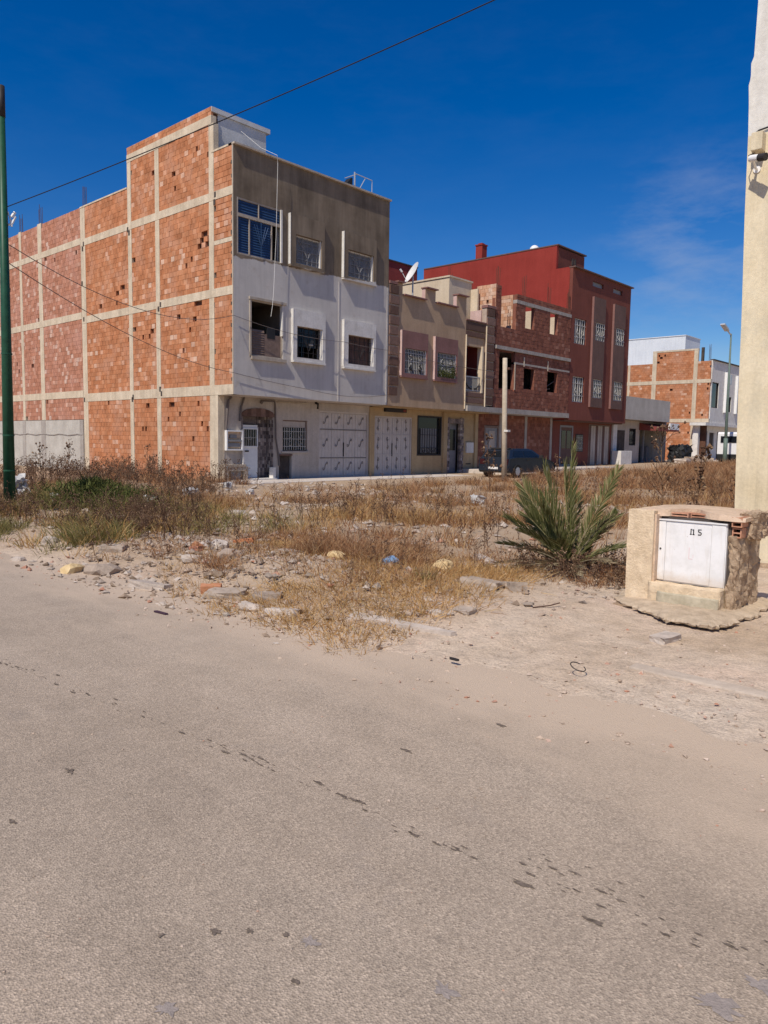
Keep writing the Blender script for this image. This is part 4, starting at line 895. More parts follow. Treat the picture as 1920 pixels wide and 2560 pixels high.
for (a, b_, z0, z1) in ((26.63, 28.20, 3.98, 10.65), (29.42, 31.05, 3.99, 10.60)):
    hs_ = [o for o in ops if a < o[0] < b_]
    MB().wall_y(a, b_, z0, z1, -.13, .128, hs_).build('window_panel', MT['maroon_grey'], H5)
    box('panel_fin', MT['mauve'], H5, a - .02, a - .001, -.138, -.002, z0, z1)  # lighter strip paints the sunlit left edge of the panel
for i, o_ in enumerate(ops):
    y = -.12 if i >= 2 else .02
    wd = frame_mb(*o_, y + .08, .05, .05).build('window', MT['trim_white'], H5)
    MB().box(o_[0] + .03, o_[1] - .03, y + .14, y + .15, o_[2] + .03, o_[3] - .03).build('glass_pane', MT['glass'], wd)
    gm = bars(o_[0] + .04, o_[1] - .04, o_[2] + .04, o_[3] - .04, y + .03, 5, .022, 2)
    if i < 2: gm.box(o_[0] + .2, o_[0] + .5, y + .09, y + .10, o_[2] + .1, o_[3] - .1).box(o_[0] + .75, o_[0] + 1.0, y + .09, y + .1, o_[2] + .1, o_[3] - .1)
    for k in (-1, 1): scroll(gm, (o_[0] + o_[1]) / 2 + k * .28, (o_[2] + o_[3]) / 2 - .1, y, .16, .02, 1.7, k)
    gm.build('window_grille', MT['grille_white'], wd)
box('side_wall', MT['red'], H5, X0 - .004, X0 + .2, .21, 11.3, 3.125, 12.0)
box('side_wall', MT['red'], H5, X0 - .004, X0 + .2, D0 + .26, 11.3, -.2, 3.125)
box('upper_side_wall', MT['red'], H5, X0 - .004, X0 + .2, 1.12, 11.3, 12.0, 13.36)
box('stair_room', MT['red_front'], H5, X0 + .2, 27.5, 1.12, 4.6, 12.0, 13.30); box('stair_room_roof', MT['maroon_grey'], H5, X0 - .03, 27.62, 1.02, 11.3, 13.361, 13.43)
MB().box(25.9, 26.08, 1.08, 1.119, 12.55, 12.95).box(26.2, 26.38, 1.08, 1.119, 12.55, 12.95).build('vent_slot', MT['grime'], H5)  # raised dark plates, the shade of vent holes put into colour
ch = MB().box(X0 - .01, 24.62, 6.5, 7.0, 13.43, 14.25).box(X0 - .05, 24.66, 6.46, 7.04, 14.251, 14.33).box(24.2, 24.5, 6.6, 6.9, 14.33, 14.42); ch.build('chimney', MT['red'], H5)
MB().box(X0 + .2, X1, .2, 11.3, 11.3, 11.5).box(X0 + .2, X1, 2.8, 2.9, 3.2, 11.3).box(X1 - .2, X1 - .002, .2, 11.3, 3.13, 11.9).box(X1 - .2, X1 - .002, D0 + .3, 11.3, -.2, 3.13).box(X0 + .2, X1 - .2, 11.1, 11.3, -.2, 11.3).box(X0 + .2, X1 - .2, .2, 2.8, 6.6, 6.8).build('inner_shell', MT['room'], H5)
dm = MB()
for k in range(5):
    for j in range(12):
        t0, t1 = math.pi / 2 * k / 5, math.pi / 2 * (k + 1) / 5; u0, u1 = 2 * math.pi * j / 12, 2 * math.pi * (j + 1) / 12
        P_ = lambda t_, u_: (24.5 + .3 * math.cos(t_) * math.cos(u_), 2.9 + .3 * math.cos(t_) * math.sin(u_), 13.43 + .3 * math.sin(t_)); dm.face(P_(t0, u0), P_(t0, u1), P_(t1, u1), P_(t1, u0))
dm.build('roof_dome', MT['white_metal'], H5, smooth=True)
box('overhang_slab', MT['maroon_grey'], H5, X0 + .01, X1 - .01, .2, D0 + .2, 3.05, 3.12)
MB().wall_y(X0 - .02, X1, .1, 3.05, D0 + .002, .25, [(24.95, 26.58, .3, 2.82), (28.68, 31.66, .3, 2.98)]).build('ground_floor_wall', MT['red_front'], H5)
dr = frame_mb(24.95, 26.58, .3, 2.82, D0 - .02, .12, .1).build('door', MT['grey_shutter'], H5)
MB().box(25.07, 26.46, D0 + .03, D0 + .06, .3, 2.7).build('door_leaf', MT['maroon_grey'], dr); MB().box(25.2, 25.7, D0 + .01, D0 + .029, 1.4, 2.5).box(25.85, 26.35, D0 + .01, D0 + .029, 1.4, 2.5).build('door_glass', MT['glass'], dr)
gd = frame_mb(28.68, 31.66, .3, 2.98, D0 - .01, .06, .08).build('garage_door', MT['brown_shutter'], H5)
for i in range(9): MB().box(28.76 + i * .32, 29.05 + i * .32, D0 + .03, D0 + .06, .32, 2.9).build('door_panel', MT['ground_white'] if i % 3 else MT['maroon_grey'], gd)
wd = frame_mb(26.95, 27.9, 1.2, 2.3, D0 - .03, .05, .05).build('window', MT['iron'], H5); MB().box(27, 27.85, D0 - .005, D0, 1.25, 2.25).build('glass_pane', MT['glass'], wd); grille(wd, 27.0, 27.85, 1.25, 2.25, D0 - .04, MT['grille_white'], 5)

# red house behind, only its shaded front shows above the row
HB = thing('rear_red_house', 'dark red house wall showing behind the satellite dish', 'house', (19, 11.9, 0))
MB().box(12.0, 24.05, 11.85, 12.1, -.2, 13.52).box(12.0, 24.05, 12.1, 20, 12.9, 13.1).box(12, 12.2, 12.1, 20, -.2, 13.5).build('wall', MT['dark_red'], HB)
box('parapet_cap', MT['grime'], HB, 11.95, 24.07, 11.78, 12.15, 13.521, 13.60)

# ================================================================ HOUSE 5: low shop
H6 = thing('low_shop', 'low white single-storey shop with a red awning beyond the maroon house', 'shop', (31.95, 0, 0))
X0, X1 = 31.96, 39.45
MB().wall_y(X0, X1, 3.42, 4.95, 0.0, .2).build('parapet_wall', MT['cement_pale'], H6)
box('side_wall', MT['cement_pale'], H6, X1 - .2, X1 - .002, .2, 9, .1, 4.9); box('roof', MT['concrete_grey'], H6, X0, X1 - .2, .2, 9, 3.42, 3.6)
MB().wall_y(X0, X1, .1, 3.41, D0, .2, [(34.74, 35.83, 1.66, 2.86), (36.44, 39.2, .34, 3.2)]).build('front_wall', MT['ground_white'], H6)
wd = frame_mb(34.74, 35.83, 1.66, 2.86, D0 + .02, .06, .06).build('window', MT['iron'], H6); MB().box(34.8, 35.77, D0 + .1, D0 + .12, 1.7, 2.8).build('glass_pane', MT['glass'], wd); grille(wd, 34.8, 35.77, 1.7, 2.8, D0 + .05, MT['iron'], 4)
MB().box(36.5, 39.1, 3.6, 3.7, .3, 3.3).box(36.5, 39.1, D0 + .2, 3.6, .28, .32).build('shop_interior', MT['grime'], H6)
MB().box(37.3, 37.42, D0 + .05, D0 + .15, .34, 3.1).box(38.75, 39.15, D0 + .4, D0 + .9, .34, 1.6).build('shop_door_post', MT['grey_shutter'], H6)
aw = MB(); aw.prism([(-.35, 2.72), (-.35, 2.95), (D0, 3.3), (D0, 2.78)], 36.35, 39.9, lambda a, b_, h: (h, a, b_)); aw.build('awning', MT['awning'], H6)
MB().box(38.4, 40.1, -.50, -.36, 2.86, 3.32).build('shop_sign', MT['white_metal'], H6); MB().box(38.4, 40.1, -.51, -.36, 2.74, 2.855).build('sign_band', MT['awning'], H6)  # white box paints the sunlit part of the awning
box('side_recess', MT['grime'], H6, 32.6, 34.0, D0 - .01, D0 - .001, .3, 2.7); box('wall_pier', MT['trim_white'], H6, 32.0, 32.6, D0 - .1, D0 - .012, .3, 3.35)  # flat dark panel on the wall, a recess's shade put into colour
tag(MB().box(31.75, 33.45, .1, .75, .30, 1.28).build('white_cabinet', MT['trim_white'], bevel=.02), 'white waist-high cabinet standing on the pavement by the maroon garage door', 'cabinet')

# ================================================================ HOUSE 6: brick corner house across the side street
H7 = thing('far_brick_house', 'orange brick house with white front across the side street', 'house', (47.6, 0, 0))
X0 = 47.62
cols3 = [(1.12, 1.45), (4.60, 4.96), (6.95, 7.15)]
pan = []
for (z0, z1) in ((.4, 3.68), (3.98, 6.92), (7.22, 8.7)):
    for (a, b_) in ((.05, 1.12), (1.45, 4.60), (4.96, 6.95), (7.15, 9.0)):
        if z0 < 1 and b_ < 1.2: continue
        pan.append((a, b_, z0, 9.62 if (z0 > 7 and a > 1 and a < 4) else z1))
brick_flank(H7, X0, pan, (MT['brick'], MT['mortar']), [(3.1, 6.4, .1, .1), (3.0, 6.2, .1, .1), (2.95, 5.8, .1, .1), (4.1, 9.35, .25, .1), (4.3, 9.1, .15, .12), (1.4, 9.2, .1, .3)], seed=31, chip=.006)
for (y0, y1) in cols3: box('concrete_column', MT['concrete'], H7, X0 - .02, X0 + .2, y0, y1, .3, 9.62 if y0 < 5 else 8.7)
for (b0, b1) in ((3.68, 3.98), (6.92, 7.22)): box('concrete_beam', MT['concrete'], H7, X0 - .03, X0 + .2, .0, 9.0, b0, b1)
box('parapet_cap', MT['concrete'], H7, X0 - .03, X0 + .25, 1.12, 4.96, 9.62, 9.76); box('flank_core', MT['cavity'], H7, X0 + .1, X0 + .3, .2, 9, .3, 8.6); box('flank_core', MT['cavity'], H7, X0 + .1, X0 + .3, 1.4, 4.9, 8.6, 9.6)
o6 = [(48.0, 49.6, 4.9, 7.0), (51.3, 51.9, 4.7, 6.0), (52.3, 52.9, 4.7, 6.0), (54.2, 55.2, 4.7, 6.0)]
MB().wall_y(X0 + .2, 78.0, 3.65, 8.75, 0.0, .2, o6).build('front_wall', MT['trim_white'], H7)
box('cornice', MT['grime'], H7, X0 + .2, 78.0, -.12, .2, 8.75, 8.84)
for (x, z0, z1) in ((50.9, 4.6, 8.0), (53.7, 4.6, 7.9)): MB().box(x, x + .2, -.22, -.002, z0, z1).build('facade_fin', MT['white_metal'], H7)
for o_ in o6: wd = frame_mb(*o_, .05, .06, .06).build('window', MT['iron'], H7); MB().box(o_[0] + .05, o_[1] - .05, .12, .13, o_[2] + .05, o_[3] - .05).build('glass_pane', MT['glass'], wd)
box('overhang_slab', MT['trim_white'], H7, 46.7, 78.0, -.1, 1.2, 3.40, 3.64)
MB().wall_y(47.3, 78, .3, 3.4, D0, .2, [(50.7, 51.9, 1.6, 2.9), (48.6, 50.2, .5, 3.0), (52.6, 54.6, .5, 3.0)]).build('ground_floor_wall', MT['trim_white'], H7)
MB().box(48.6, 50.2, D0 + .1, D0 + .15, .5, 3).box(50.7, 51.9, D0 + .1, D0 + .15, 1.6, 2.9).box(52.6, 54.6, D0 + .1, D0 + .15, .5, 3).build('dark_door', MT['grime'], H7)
box('corner_column', MT['trim_white'], H7, 47.2, 47.6, D0 - .3, D0 + .1, .3, 3.4)
MB().box(49.6, 53.0, 3.0, 8.6, 8.3, 11.18).build('roof_room', MT['tower_white'], H7); box('roof_room_cap', MT['tower_white'], H7, 49.55, 53.05, 2.95, 8.65, 11.181, 11.25)
box('roof', MT['concrete_grey'], H7, X0 + .3, 78, .2, 9, 8.2, 8.4); rebar(H7, 48.1, .3, 8.7, 4, 1.4, .12, 55)
rbw = MB(); rbw.box(48.2, 48.4, .9, 1.1, 8.4, 9.9); rbw.build('roof_stub', MT['grime'], H7)
# ================================================================ right foreground: cream house, security camera, kiosk
HR = thing('cream_house', 'tall cream painted house wall at the right edge with a security camera', 'house', (-5.73, -18.9, 0))
lo = [(-18.975, -.3), (-18.955, .15), (-18.92, .86), (-18.885, 2.2), (-18.865, 3.4), (-18.83, 4.6), (-18.815, 5.60)]
hi = [(-18.815, 5.601), (-18.80, 6.0), (-18.785, 6.24), (-18.80, 6.30), (-18.805, 6.36), (-18.80, 6.5), (-18.83, 6.58), (-18.84, 7.2), (-18.86, 9.2)]
fx = lambda a, b_, h: (h, a, b_)
MB().prism(lo + [(-30, 5.60), (-30, -.3)], -5.73, 1.5, fx).build('lower_wall', MT['cream_wall'], HR)
MB().prism(hi + [(-30, 9.2), (-30, 5.601)], -5.728, 1.5, fx).build('upper_wall', MT['grey_wall'], HR)
ck = MB(); ck.path([(-5.74, -18.99, .30), (-5.745, -19.07, .24), (-5.74, -19.15, .33), (-5.745, -19.24, .42), (-5.74, -19.3, .50)], .008, 4); ck.build('wall_crack', MT['grime'], HR)
sk = MB(); r_ = random.Random(5)
for i in range(14): sk.box(-5.90 - r_.uniform(0, .06), -5.70, -19.0 - i * .22, -18.80 - i * .22, -.05, .05 + r_.uniform(0, .06))
sk.build('broken_footing', MT['kiosk_raw'], HR, bevel=.015)
bx = MB().box(-5.88, -5.731, -19.035, -18.90, 5.36, 5.58); bx.build('junction_box', MT['cream_wall'], HR, bevel=.008)
wc = MB(); wc.path([(-5.75, -18.87, 5.58), (-5.755, -18.95, 5.635), (-5.75, -19.1, 5.655), (-5.75, -19.4, 5.66)], .011, 6); wc.build('wall_cable', MT['iron'], HR)
SCAM = thing('security_camera', 'white bullet security camera with a black lens hood under the cream box', 'security camera', (-5.73, -18.97, 5.2))
c0, c1 = Vector((-5.93, -18.92, 5.245)), Vector((-6.02, -19.15, 5.195)); d = (c1 - c0).normalized()
m_ = MB(); m_.path([c0, c0 + d * .015, c0 + d * .13], .042, 14); m_.build('camera_body', MT['white_metal'], SCAM, smooth=False)
m_ = MB(); m_.path([c0 + d * .13, c0 + d * .23], .047, 14); m_.build('lens_hood', MT['iron'], SCAM)
m_ = MB(); m_.path([(-5.73, -18.95, 5.16), (-5.80, -18.95, 5.16), tuple(c0 + d * .05 - Vector((0, 0, .03)))], .016, 8); m_.path([(-5.731, -18.95, 5.16), (-5.745, -18.95, 5.16)], .045, 12); m_.build('camera_bracket', MT['white_metal'], SCAM)
m_ = MB(); m_.path([c0 - d * .0, (-5.90, -18.89, 5.30), (-5.80, -18.93, 5.35)], .007, 5); m_.build('camera_cable', MT['iron'], SCAM)

def rough(mb, x0, x1, y0, y1, z0, z1, amp, seed, n=6, keep=lambda p: True):
    """a box with a broken, lumpy surface"""
    bm = bmesh.new(); bmesh.ops.create_cube(bm, size=1.0); bmesh.ops.subdivide_edges(bm, edges=bm.edges[:], cuts=n, use_grid_fill=True)
    k = len(mb.v)
    for v_ in bm.verts:
        p = Vector((x0 + (v_.co.x + .5) * (x1 - x0), y0 + (v_.co.y + .5) * (y1 - y0), z0 + (v_.co.z + .5) * (z1 - z0)))
        nn = noise.noise_vector(p * 9 + Vector((seed * 3.1, seed, 0))) + noise.noise_vector(p * 24 + Vector((seed, 0, 5))) * .55 + noise.noise_vector(p * 55 + Vector((0, seed, 9))) * .35
        mb.v.append(tuple(p + nn * amp))
    bm.verts.index_update(); mb.f += [tuple(k + v_.index for v_ in f_.verts) for f_ in bm.faces]; bm.free(); return mb
KI = thing('meter_kiosk', 'squat yellow rendered utility kiosk with a white metal door and a broken right side', 'utility box', (-9.1, -19.5, .1))
# concrete apron with a broken undercut edge
out = [(-9.28, -18.93), (-9.42, -19.06), (-9.50, -19.22), (-9.60, -19.33), (-9.63, -19.45), (-9.78, -19.58), (-9.84, -19.70), (-9.79, -19.82), (-9.82, -19.95), (-9.80, -20.06), (-9.70, -20.13), (-9.52, -20.17), (-9.30, -20.13), (-9.16, -20.20), (-9.02, -20.22), (-8.80, -20.16), (-8.55, -20.18), (-8.25, -20.12), (-8.1, -19.9), (-8.2, -19.2), (-8.5, -18.9), (-8.9, -18.82)]
den = []; r_ = random.Random(12)
for i, p in enumerate(out):
    q_ = out[(i + 1) % len(out)]
    for t_ in (0, .2, .4, .6, .8): den.append((p[0] + (q_[0] - p[0]) * t_ + r_.uniform(-.026, .022), p[1] + (q_[1] - p[1]) * t_ + r_.uniform(-.024, .024)))
ap = MB(); n = len(den); C_ = (-9.05, -19.55); rings = (.12, .35, .55, .70, .82, .91, .965, 1.0)
for s_ in rings:
    for (x, y) in den:
        px_, py_ = C_[0] + (x - C_[0]) * s_, C_[1] + (y - C_[1]) * s_
        ap.v.append((px_, py_, .128 - .028 * s_ ** 6 + .010 * noise.noise(Vector((px_ * 7, py_ * 7, 0))) + .007 * noise.noise(Vector((px_ * 22, py_ * 22, 3))) - (r_.uniform(0, .018) if s_ == 1.0 else 0)))
ap.v += [(C_[0] + (x - C_[0]) * .985, C_[1] + (y - C_[1]) * .985, .072 + r_.uniform(-.012, .012)) for x, y in den] + [(C_[0] + (x - C_[0]) * .86, C_[1] + (y - C_[1]) * .86, .066) for x, y in den] + [(C_[0], C_[1], .13)]
K_ = len(rings)
for k in range(K_ + 1):
    for i in range(n):
        j = (i + 1) % n; ap.f.append((k * n + i, k * n + j, (k + 1) * n + j, (k + 1) * n + i)[::-1])
for i in range(n): ap.f.append((i, (i + 1) % n, (K_ + 2) * n))
ap.build('apron_slab', MT['apron'], KI)
MB().box(-9.45, -8.5, -19.95, -19.0, -.05, .072).build('apron_footing', MT['kiosk_raw'], KI)
# body
pl = rough(MB(), -9.25, -8.50, -19.285, -19.03, .11, .985, .007, 1, 9)
pl.build('side_pillar', MT['kiosk'], KI, smooth=False)
ba = rough(MB(), -8.60, -8.46, -20.02, -19.06, .05, .94, .006, 2, 6); ba.build('back_wall', MT['kiosk'], KI)
fo = rough(MB(), -9.26, -9.0, -19.93, -19.26, .08, .30, .009, 15, 14); fo.build('front_sill', MT['kiosk'], KI, smooth=True)
sp = rough(MB(), -9.279, -9.255, -19.925, -19.36, .09, .222, .006, 14, 8); sp.build('sill_patch', MT['sill_patch'], KI, smooth=True)
MB().box(-9.1, -8.98, -19.95, -19.27, .3, .93).build('recess_back', MT['grime'], KI)
rv = rough(MB(), -9.22, -9.0, -19.30, -19.272, .25, .95, .008, 4, 4); rv.build('recess_side', MT['kiosk_in'], KI)  # pillar's inner face, its shade put into a browner render
# roof slab with the front broken away in the middle
rs = MB(); NY = 22; r_ = random.Random(2); fe = []
for i in range(NY + 1):
    y = -19.05 - i * (1.03 / NY); t_ = i / NY
    x = -9.20 + .05 * t_ + (.26 * math.exp(-((t_ - .48) / .15) ** 2)) + r_.uniform(-.016, .016); fe.append((x, y))
top = lambda x, y: 1.005 - .03 * ((y + 19.5) / .55) ** 2 + .02 * (x + 9.0)
k = 0
for i in range(NY + 1):
    x, y = fe[i]; rs.v += [(x, y, .935), (x + .015, y, top(x, y)), ((x - 8.45) / 2, y, top(-9, y) + r_.uniform(-.006, .006)), (-8.43 + r_.uniform(-.01, .01), y, top(-8.79, y)), (-8.43, y, .935)]
for i in range(NY):
    a = i * 5; b_ = a + 5
    for j in range(4): rs.f.append((a + j, b_ + j, b_ + j + 1, a + j + 1))
    rs.f.append((a + 4, b_ + 4, b_, a))
rs.f += [(0, 1, 2, 3, 4), tuple(NY * 5 + j for j in (4, 3, 2, 1, 0))]
rs.build('roof_slab', MT['kiosk_in'], KI)
def hollow_brick(parent, x0, x1, y0, y1, z0, z1, nh=2):
    m_ = MB(); t_ = .010
    m_.box(x0, x1, y0, y1, z0, z0 + t_).box(x0, x1, y0, y1, z1 - t_, z1).box(x0, x1, y0, y0 + t_, z0 + t_, z1 - t_).box(x0, x1, y1 - t_, y1, z0 + t_, z1 - t_).box(x1 - .02, x1, y0 + t_, y1 - t_, z0 + t_, z1 - t_)
    for i in range(1, nh): zc = z0 + (z1 - z0) * i / nh; m_.box(x0, x1 - .02, y0 + t_, y1 - t_, zc - .006, zc + .006)
    return m_.build('brick', MT['kiosk_brick'], parent)
hollow_brick(KI, -9.155, -8.92, -20.055, -19.965, .885, .975); hollow_brick(KI, -9.13, -8.92, -20.045, -19.965, .785, .875)
for (a, b_, c, e) in ((-9.09, -8.80, -19.55, -19.33), (-9.06, -8.8, -19.78, -19.56)): hollow_brick(KI, a, b_, c, e, .912, .972)
bs = rough(MB(), -9.12, -8.50, -20.03, -19.95, .08, .79, .030, 7, 22); bs.build('broken_side', MT['kiosk_raw'], KI)
bs = rough(MB(), -8.98, -8.45, -20.10, -19.97, .76, 1.0, .03, 9, 16); bs.build('broken_plaster', MT['kiosk_raw'], KI)
bs = rough(MB(), -9.15, -8.95, -20.02, -19.95, .08, .36, .024, 11, 8); bs.build('broken_plaster', MT['kiosk_raw'], KI)
# white sheet-metal door
DX = -9.135
dr = MB().box(DX, DX + .06, -19.925, -19.285, .305, .895).build('kiosk_door', MT['door_paint'], KI)
fr = MB(); fr.box(DX - .012, DX - .001, -19.365, -19.295, .318, .884).box(DX - .012, DX - .001, -19.918, -19.795, .312, .884).box(DX - .007, DX - .001, -19.79, -19.37, .316, .880)
fr.build('door_leaf', MT['door_paint'], dr, bevel=.0015)
MB().box(DX - .02, DX + .05, -19.93, -19.28, .896, .908).build('door_head', MT['white_metal'], dr)
MB().box(DX - .004, DX + .04, -19.90, -19.34, .292, .304).build('door_gap', MT['iron'], dr)  # black strip painted as the shaded gap under the door
kh = MB(); kh.path([(DX - .0125, -19.322, .62), (DX - .018, -19.322, .62)], .009, 10); kh.build('keyhole', MT['iron'], dr)
def strokes(y0, z0, rects, name, mat, x, k_=.8):
    m_ = MB()
    for (a, b_, c, e) in rects: m_.box(x, x + .0012, y0 - b_ * k_, y0 - a * k_, z0 + c * k_ + .01, z0 + e * k_ + .01)
    return m_.build(name, mat, dr)
sx_ = DX - .0085
strokes(-19.597, .768, [(0, .012, 0, .070), (.012, .018, .060, .072), (-.006, .018, 0, .010), (.030, .042, 0, .068), (.024, .050, 0, .010), (.022, .030, .052, .064)], 'stencil_number', MT['ink'], sx_)
strokes(-19.667, .768, [(0, .013, .038, .072), (.013, .040, .062, .072), (.008, .034, .030, .042), (.030, .042, .010, .034), (0, .034, 0, .013)], 'stencil_number', MT['ink'], sx_)
strokes(-19.590, .535, [(0, .010, 0, .14), (.010, .05, 0, .010), (.05, .056, .02, .06)], 'faded_mark', MT['pink_ink'], sx_)

# ================================================================ palm
PA = thing('young_palm', 'young date palm with long grey-green fronds beside the yellow kiosk', 'palm', (-8.1, -17.8, .08))
def frond(base, tip, sag, nl, ll, mat, seed, twist=0.0, wdt=.011):
    r_ = random.Random(seed); base = Vector(base); tip = Vector(tip); L = (tip - base).length
    mid = (base + tip) / 2 + Vector((0, 0, sag * L)); pt = lambda t_: base * (1 - t_) ** 2 + mid * 2 * t_ * (1 - t_) + tip * t_ * t_
    m_ = MB(); m_.path([pt(i / 7) for i in range(8)], .011, 5, .0025)
    for i in range(nl):
        t_ = .16 + .84 * i / nl; p = pt(t_); d = (pt(min(1, t_ + .03)) - pt(t_ - .03)).normalized()
        sd_ = d.cross(Vector((0, 0, 1))); sd_ = sd_.normalized() if sd_.length > .05 else Vector((1, 0, 0))
        sd_ = Matrix.Rotation(twist, 3, d) @ sd_; nu = sd_.cross(d).normalized()
        l = ll * (.45 + .75 * math.sin(math.pi * min(1, .12 + t_ * .80))) * r_.uniform(.82, 1.1)
        for k in (-1, 1):
            ang = R(r_.uniform(26, 44) * (1 - .35 * t_)); v_ = (d * math.cos(ang) + sd_ * k * math.sin(ang) + nu * r_.uniform(.05, .28)).normalized()
            wv = v_.cross(nu).normalized() * wdt * r_.uniform(.7, 1.1); e = p + v_ * l + Vector((0, 0, -.05 * l)); q_ = p + v_ * l * .4
            m_.face(p, q_ + wv, e, q_ - wv + nu * .004)
    return m_.build('palm_frond', mat, PA)
B0 = (-8.1, -17.8, .12)
FR = [((-8.15, -17.78, 1.60), .02, 60, .30, .9), ((-8.45, -17.02, 1.15), .05, 74, .46, 1.05), ((-8.0, -17.15, 1.30), .06, 66, .42, .9), ((-8.5, -16.70, .74), .08, 60, .32, .6), ((-8.7, -16.78, .40), .12, 60, .32, .3),
      ((-7.75, -18.33, 1.32), .03, 56, .30, .9), ((-8.0, -18.42, .88), .06, 54, .28, .7), ((-8.15, -18.70, .50), .10, 46, .26, .4), ((-8.75, -17.55, .95), .10, 60, .36, -.3), ((-7.4, -17.5, 1.05), .08, 50, .34, .4),
      ((-8.85, -17.3, .60), .14, 56, .34, .2), ((-7.5, -18.2, .80), .10, 50, .30, .4), ((-8.8, -17.95, .55), .16, 52, .30, .1), ((-8.6, -17.2, .80), .10, 60, .40, .7), ((-8.3, -17.35, 1.05), .08, 64, .40, .9),
      ((-8.0, -17.55, 1.35), .04, 60, .36, 1.1), ((-8.4, -16.95, .95), .09, 60, .38, .8)]
for i, (tp, sg, nl, ll, tw) in enumerate(FR):
    k_ = .68 if tp[1] > -17.8 else .82
    tp = (B0[0] + (tp[0] - B0[0]) * k_, B0[1] + (tp[1] - B0[1]) * k_, tp[2] * (1.0 if tp[2] > 1.2 else .92)); frond(B0, tp, sg, nl, ll * .74, MT['palm'], i, tw, .0075)
for i, tp in enumerate(((-8.95, -17.05, .10), (-9.05, -17.45, .11), (-8.75, -18.25, .16), (-7.9, -18.55, .18), (-8.5, -18.5, .3), (-7.9, -18.2, .62), (-8.9, -17.9, .2), (-7.75, -17.95, .95), (-8.0, -18.25, .75), (-8.6, -17.4, .35))): frond((-8.1, -17.8, .10), tp, .18, 34, .20, MT['palm_dry'], 50 + i, 0, .007).name = 'dry_frond'
tk = rough(MB(), -8.2, -8.0, -17.9, -17.7, .0, .22, .03, 3, 3); tk.build('palm_base', MT['weed'], PA)

# ================================================================ posts and cables
def post_round(parent, p0, p1, r0, r1, mat, name='pole', n=14): m_ = MB(); m_.path([p0, tuple((Vector(p0) + Vector(p1)) / 2), p1], r0, n, r1); return m_.build(name, mat, parent, smooth=True)
LP = thing('lamp_post', 'tall green lamp post at the left edge of the photo', 'lamp post', (-10.28, -6.54, .05))
post_round(LP, (-10.28, -6.54, -.1), (-10.215, -6.54, 8.0), .115, .062, MT['green'])
post_round(LP, (-10.215, -6.54, 7.7), (-10.21, -6.54, 8.28), .070, .066, MT['iron'], 'pole_cap')
for z in (.9, 1.6, 3.2): m_ = MB(); m_.path([(-10.275 + z * .008, -6.54, z), (-10.275 + z * .008, -6.54, z + .03)], .117 - z * .0045, 14); m_.build('pole_collar', MT['green'], LP)
m_ = MB(); m_.path([(-10.16, -6.56, 5.70), (-10.09, -6.58, 5.74), (-10.03, -6.60, 5.88)], .022, 5); m_.path([(-10.16, -6.55, 5.95), (-10.11, -6.57, 5.80), (-10.10, -6.58, 5.68)], .02, 5); m_.path([(-10.10, -6.58, 5.86), (-10.04, -6.60, 5.96)], .03, 6); m_.build('cable_bracket', MT['white_metal'], LP)
UP_ = thing('concrete_post', 'slim beige concrete post standing by the parked car', 'utility post', (9.75, -5.08, .1))
post_round(UP_, (9.80, -5.08, -.1), (9.585, -5.08, 5.06), .115, .095, MT['post'], 'pole', 8)
for z, s_ in ((2.1, 1), (4.6, .8)): m_ = MB(); m_.box(9.60, 9.85 - .05, -5.30, -5.12, z, z + .08); m_.build('post_clamp', MT['trim_white'] if z < 3 else MT['rust'], UP_)
FL = thing('far_lamp_post', 'distant green street lamp with a grey angled head in front of the white house', 'lamp post', (41.6, -3.4, .4))
post_round(FL, (41.6, -3.4, .3), (41.4, -3.4, 9.85), .125, .055, MT['green_pale']); post_round(FL, (41.6, -3.4, .3), (41.57, -3.4, 2.3), .15, .145, MT['green_pale'], 'pole_foot')
m_ = MB(); m_.path([(41.4, -3.4, 9.75), (40.9, -3.35, 9.95), (40.6, -3.32, 10.05)], .05, 6); m_.build('lamp_arm', MT['lamp_grey'], FL)
m_ = MB(); m_.prism([(-.62, -.03), (-.5, .10), (.3, .12), (.5, .05), (.45, -.05)], -.16, .16, lambda a, b_, h: (40.35 + a * .95 - b_ * .25, -3.3 + h, 10.14 - a * .30 + b_)); m_.build('lamp_head', MT['lamp_grey'], FL)
m_ = MB(); m_.box(41.52, 41.85, -3.5, -3.3, 6.2, 6.9); m_.build('sign_bracket', MT['lamp_grey'], FL)
def cable(pts, sag, r, n=14):
    m_ = MB(); P = []
    for i in range(len(pts) - 1):
        a, b_ = Vector(pts[i]), Vector(pts[i + 1]); s_ = sag[i] if isinstance(sag, (list, tuple)) else sag
        for k in range(n + (i == len(pts) - 2)): t_ = k / n; P.append(a.lerp(b_, t_) - Vector((0, 0, 4 * s_ * t_ * (1 - t_))))
    m_.path(P, r, 5); return m_
tag(cable([(-10.19, -6.54, 6.03), (-5.74, -18.6, 8.75)], .14, .009, 24).build('power_cable', MT['cable'], origin=(-10.19, -6.54, 6.03)), 'black overhead cable crossing the sky from the green post to the upper right', 'cable')
tag(cable([(-10.15, -6.54, 5.33), (-.03, -.06, 5.97), (5.18, -.25, 5.60), (8.1, -.10, 5.56), (16.2, -.1, 5.3)], [.62, .16, .03, .10], .009).build('phone_cable', MT['cable_grey'], origin=(-10.15, -6.54, 5.3)), 'thin upper phone cable slung from the green post to the white facade', 'cable')
tag(cable([(-10.15, -6.54, 4.97), (-.03, -.06, 3.97), (3.45, -.07, 3.61), (5.15, -.07, 3.47), (8.08, -.07, 3.66)], [.35, .03, .02, .08], .009).build('phone_cable', MT['cable_grey'], origin=(-10.15, -6.54, 4.9)), 'thin lower phone cable drooping across the brick flank to the overhang edge', 'cable')

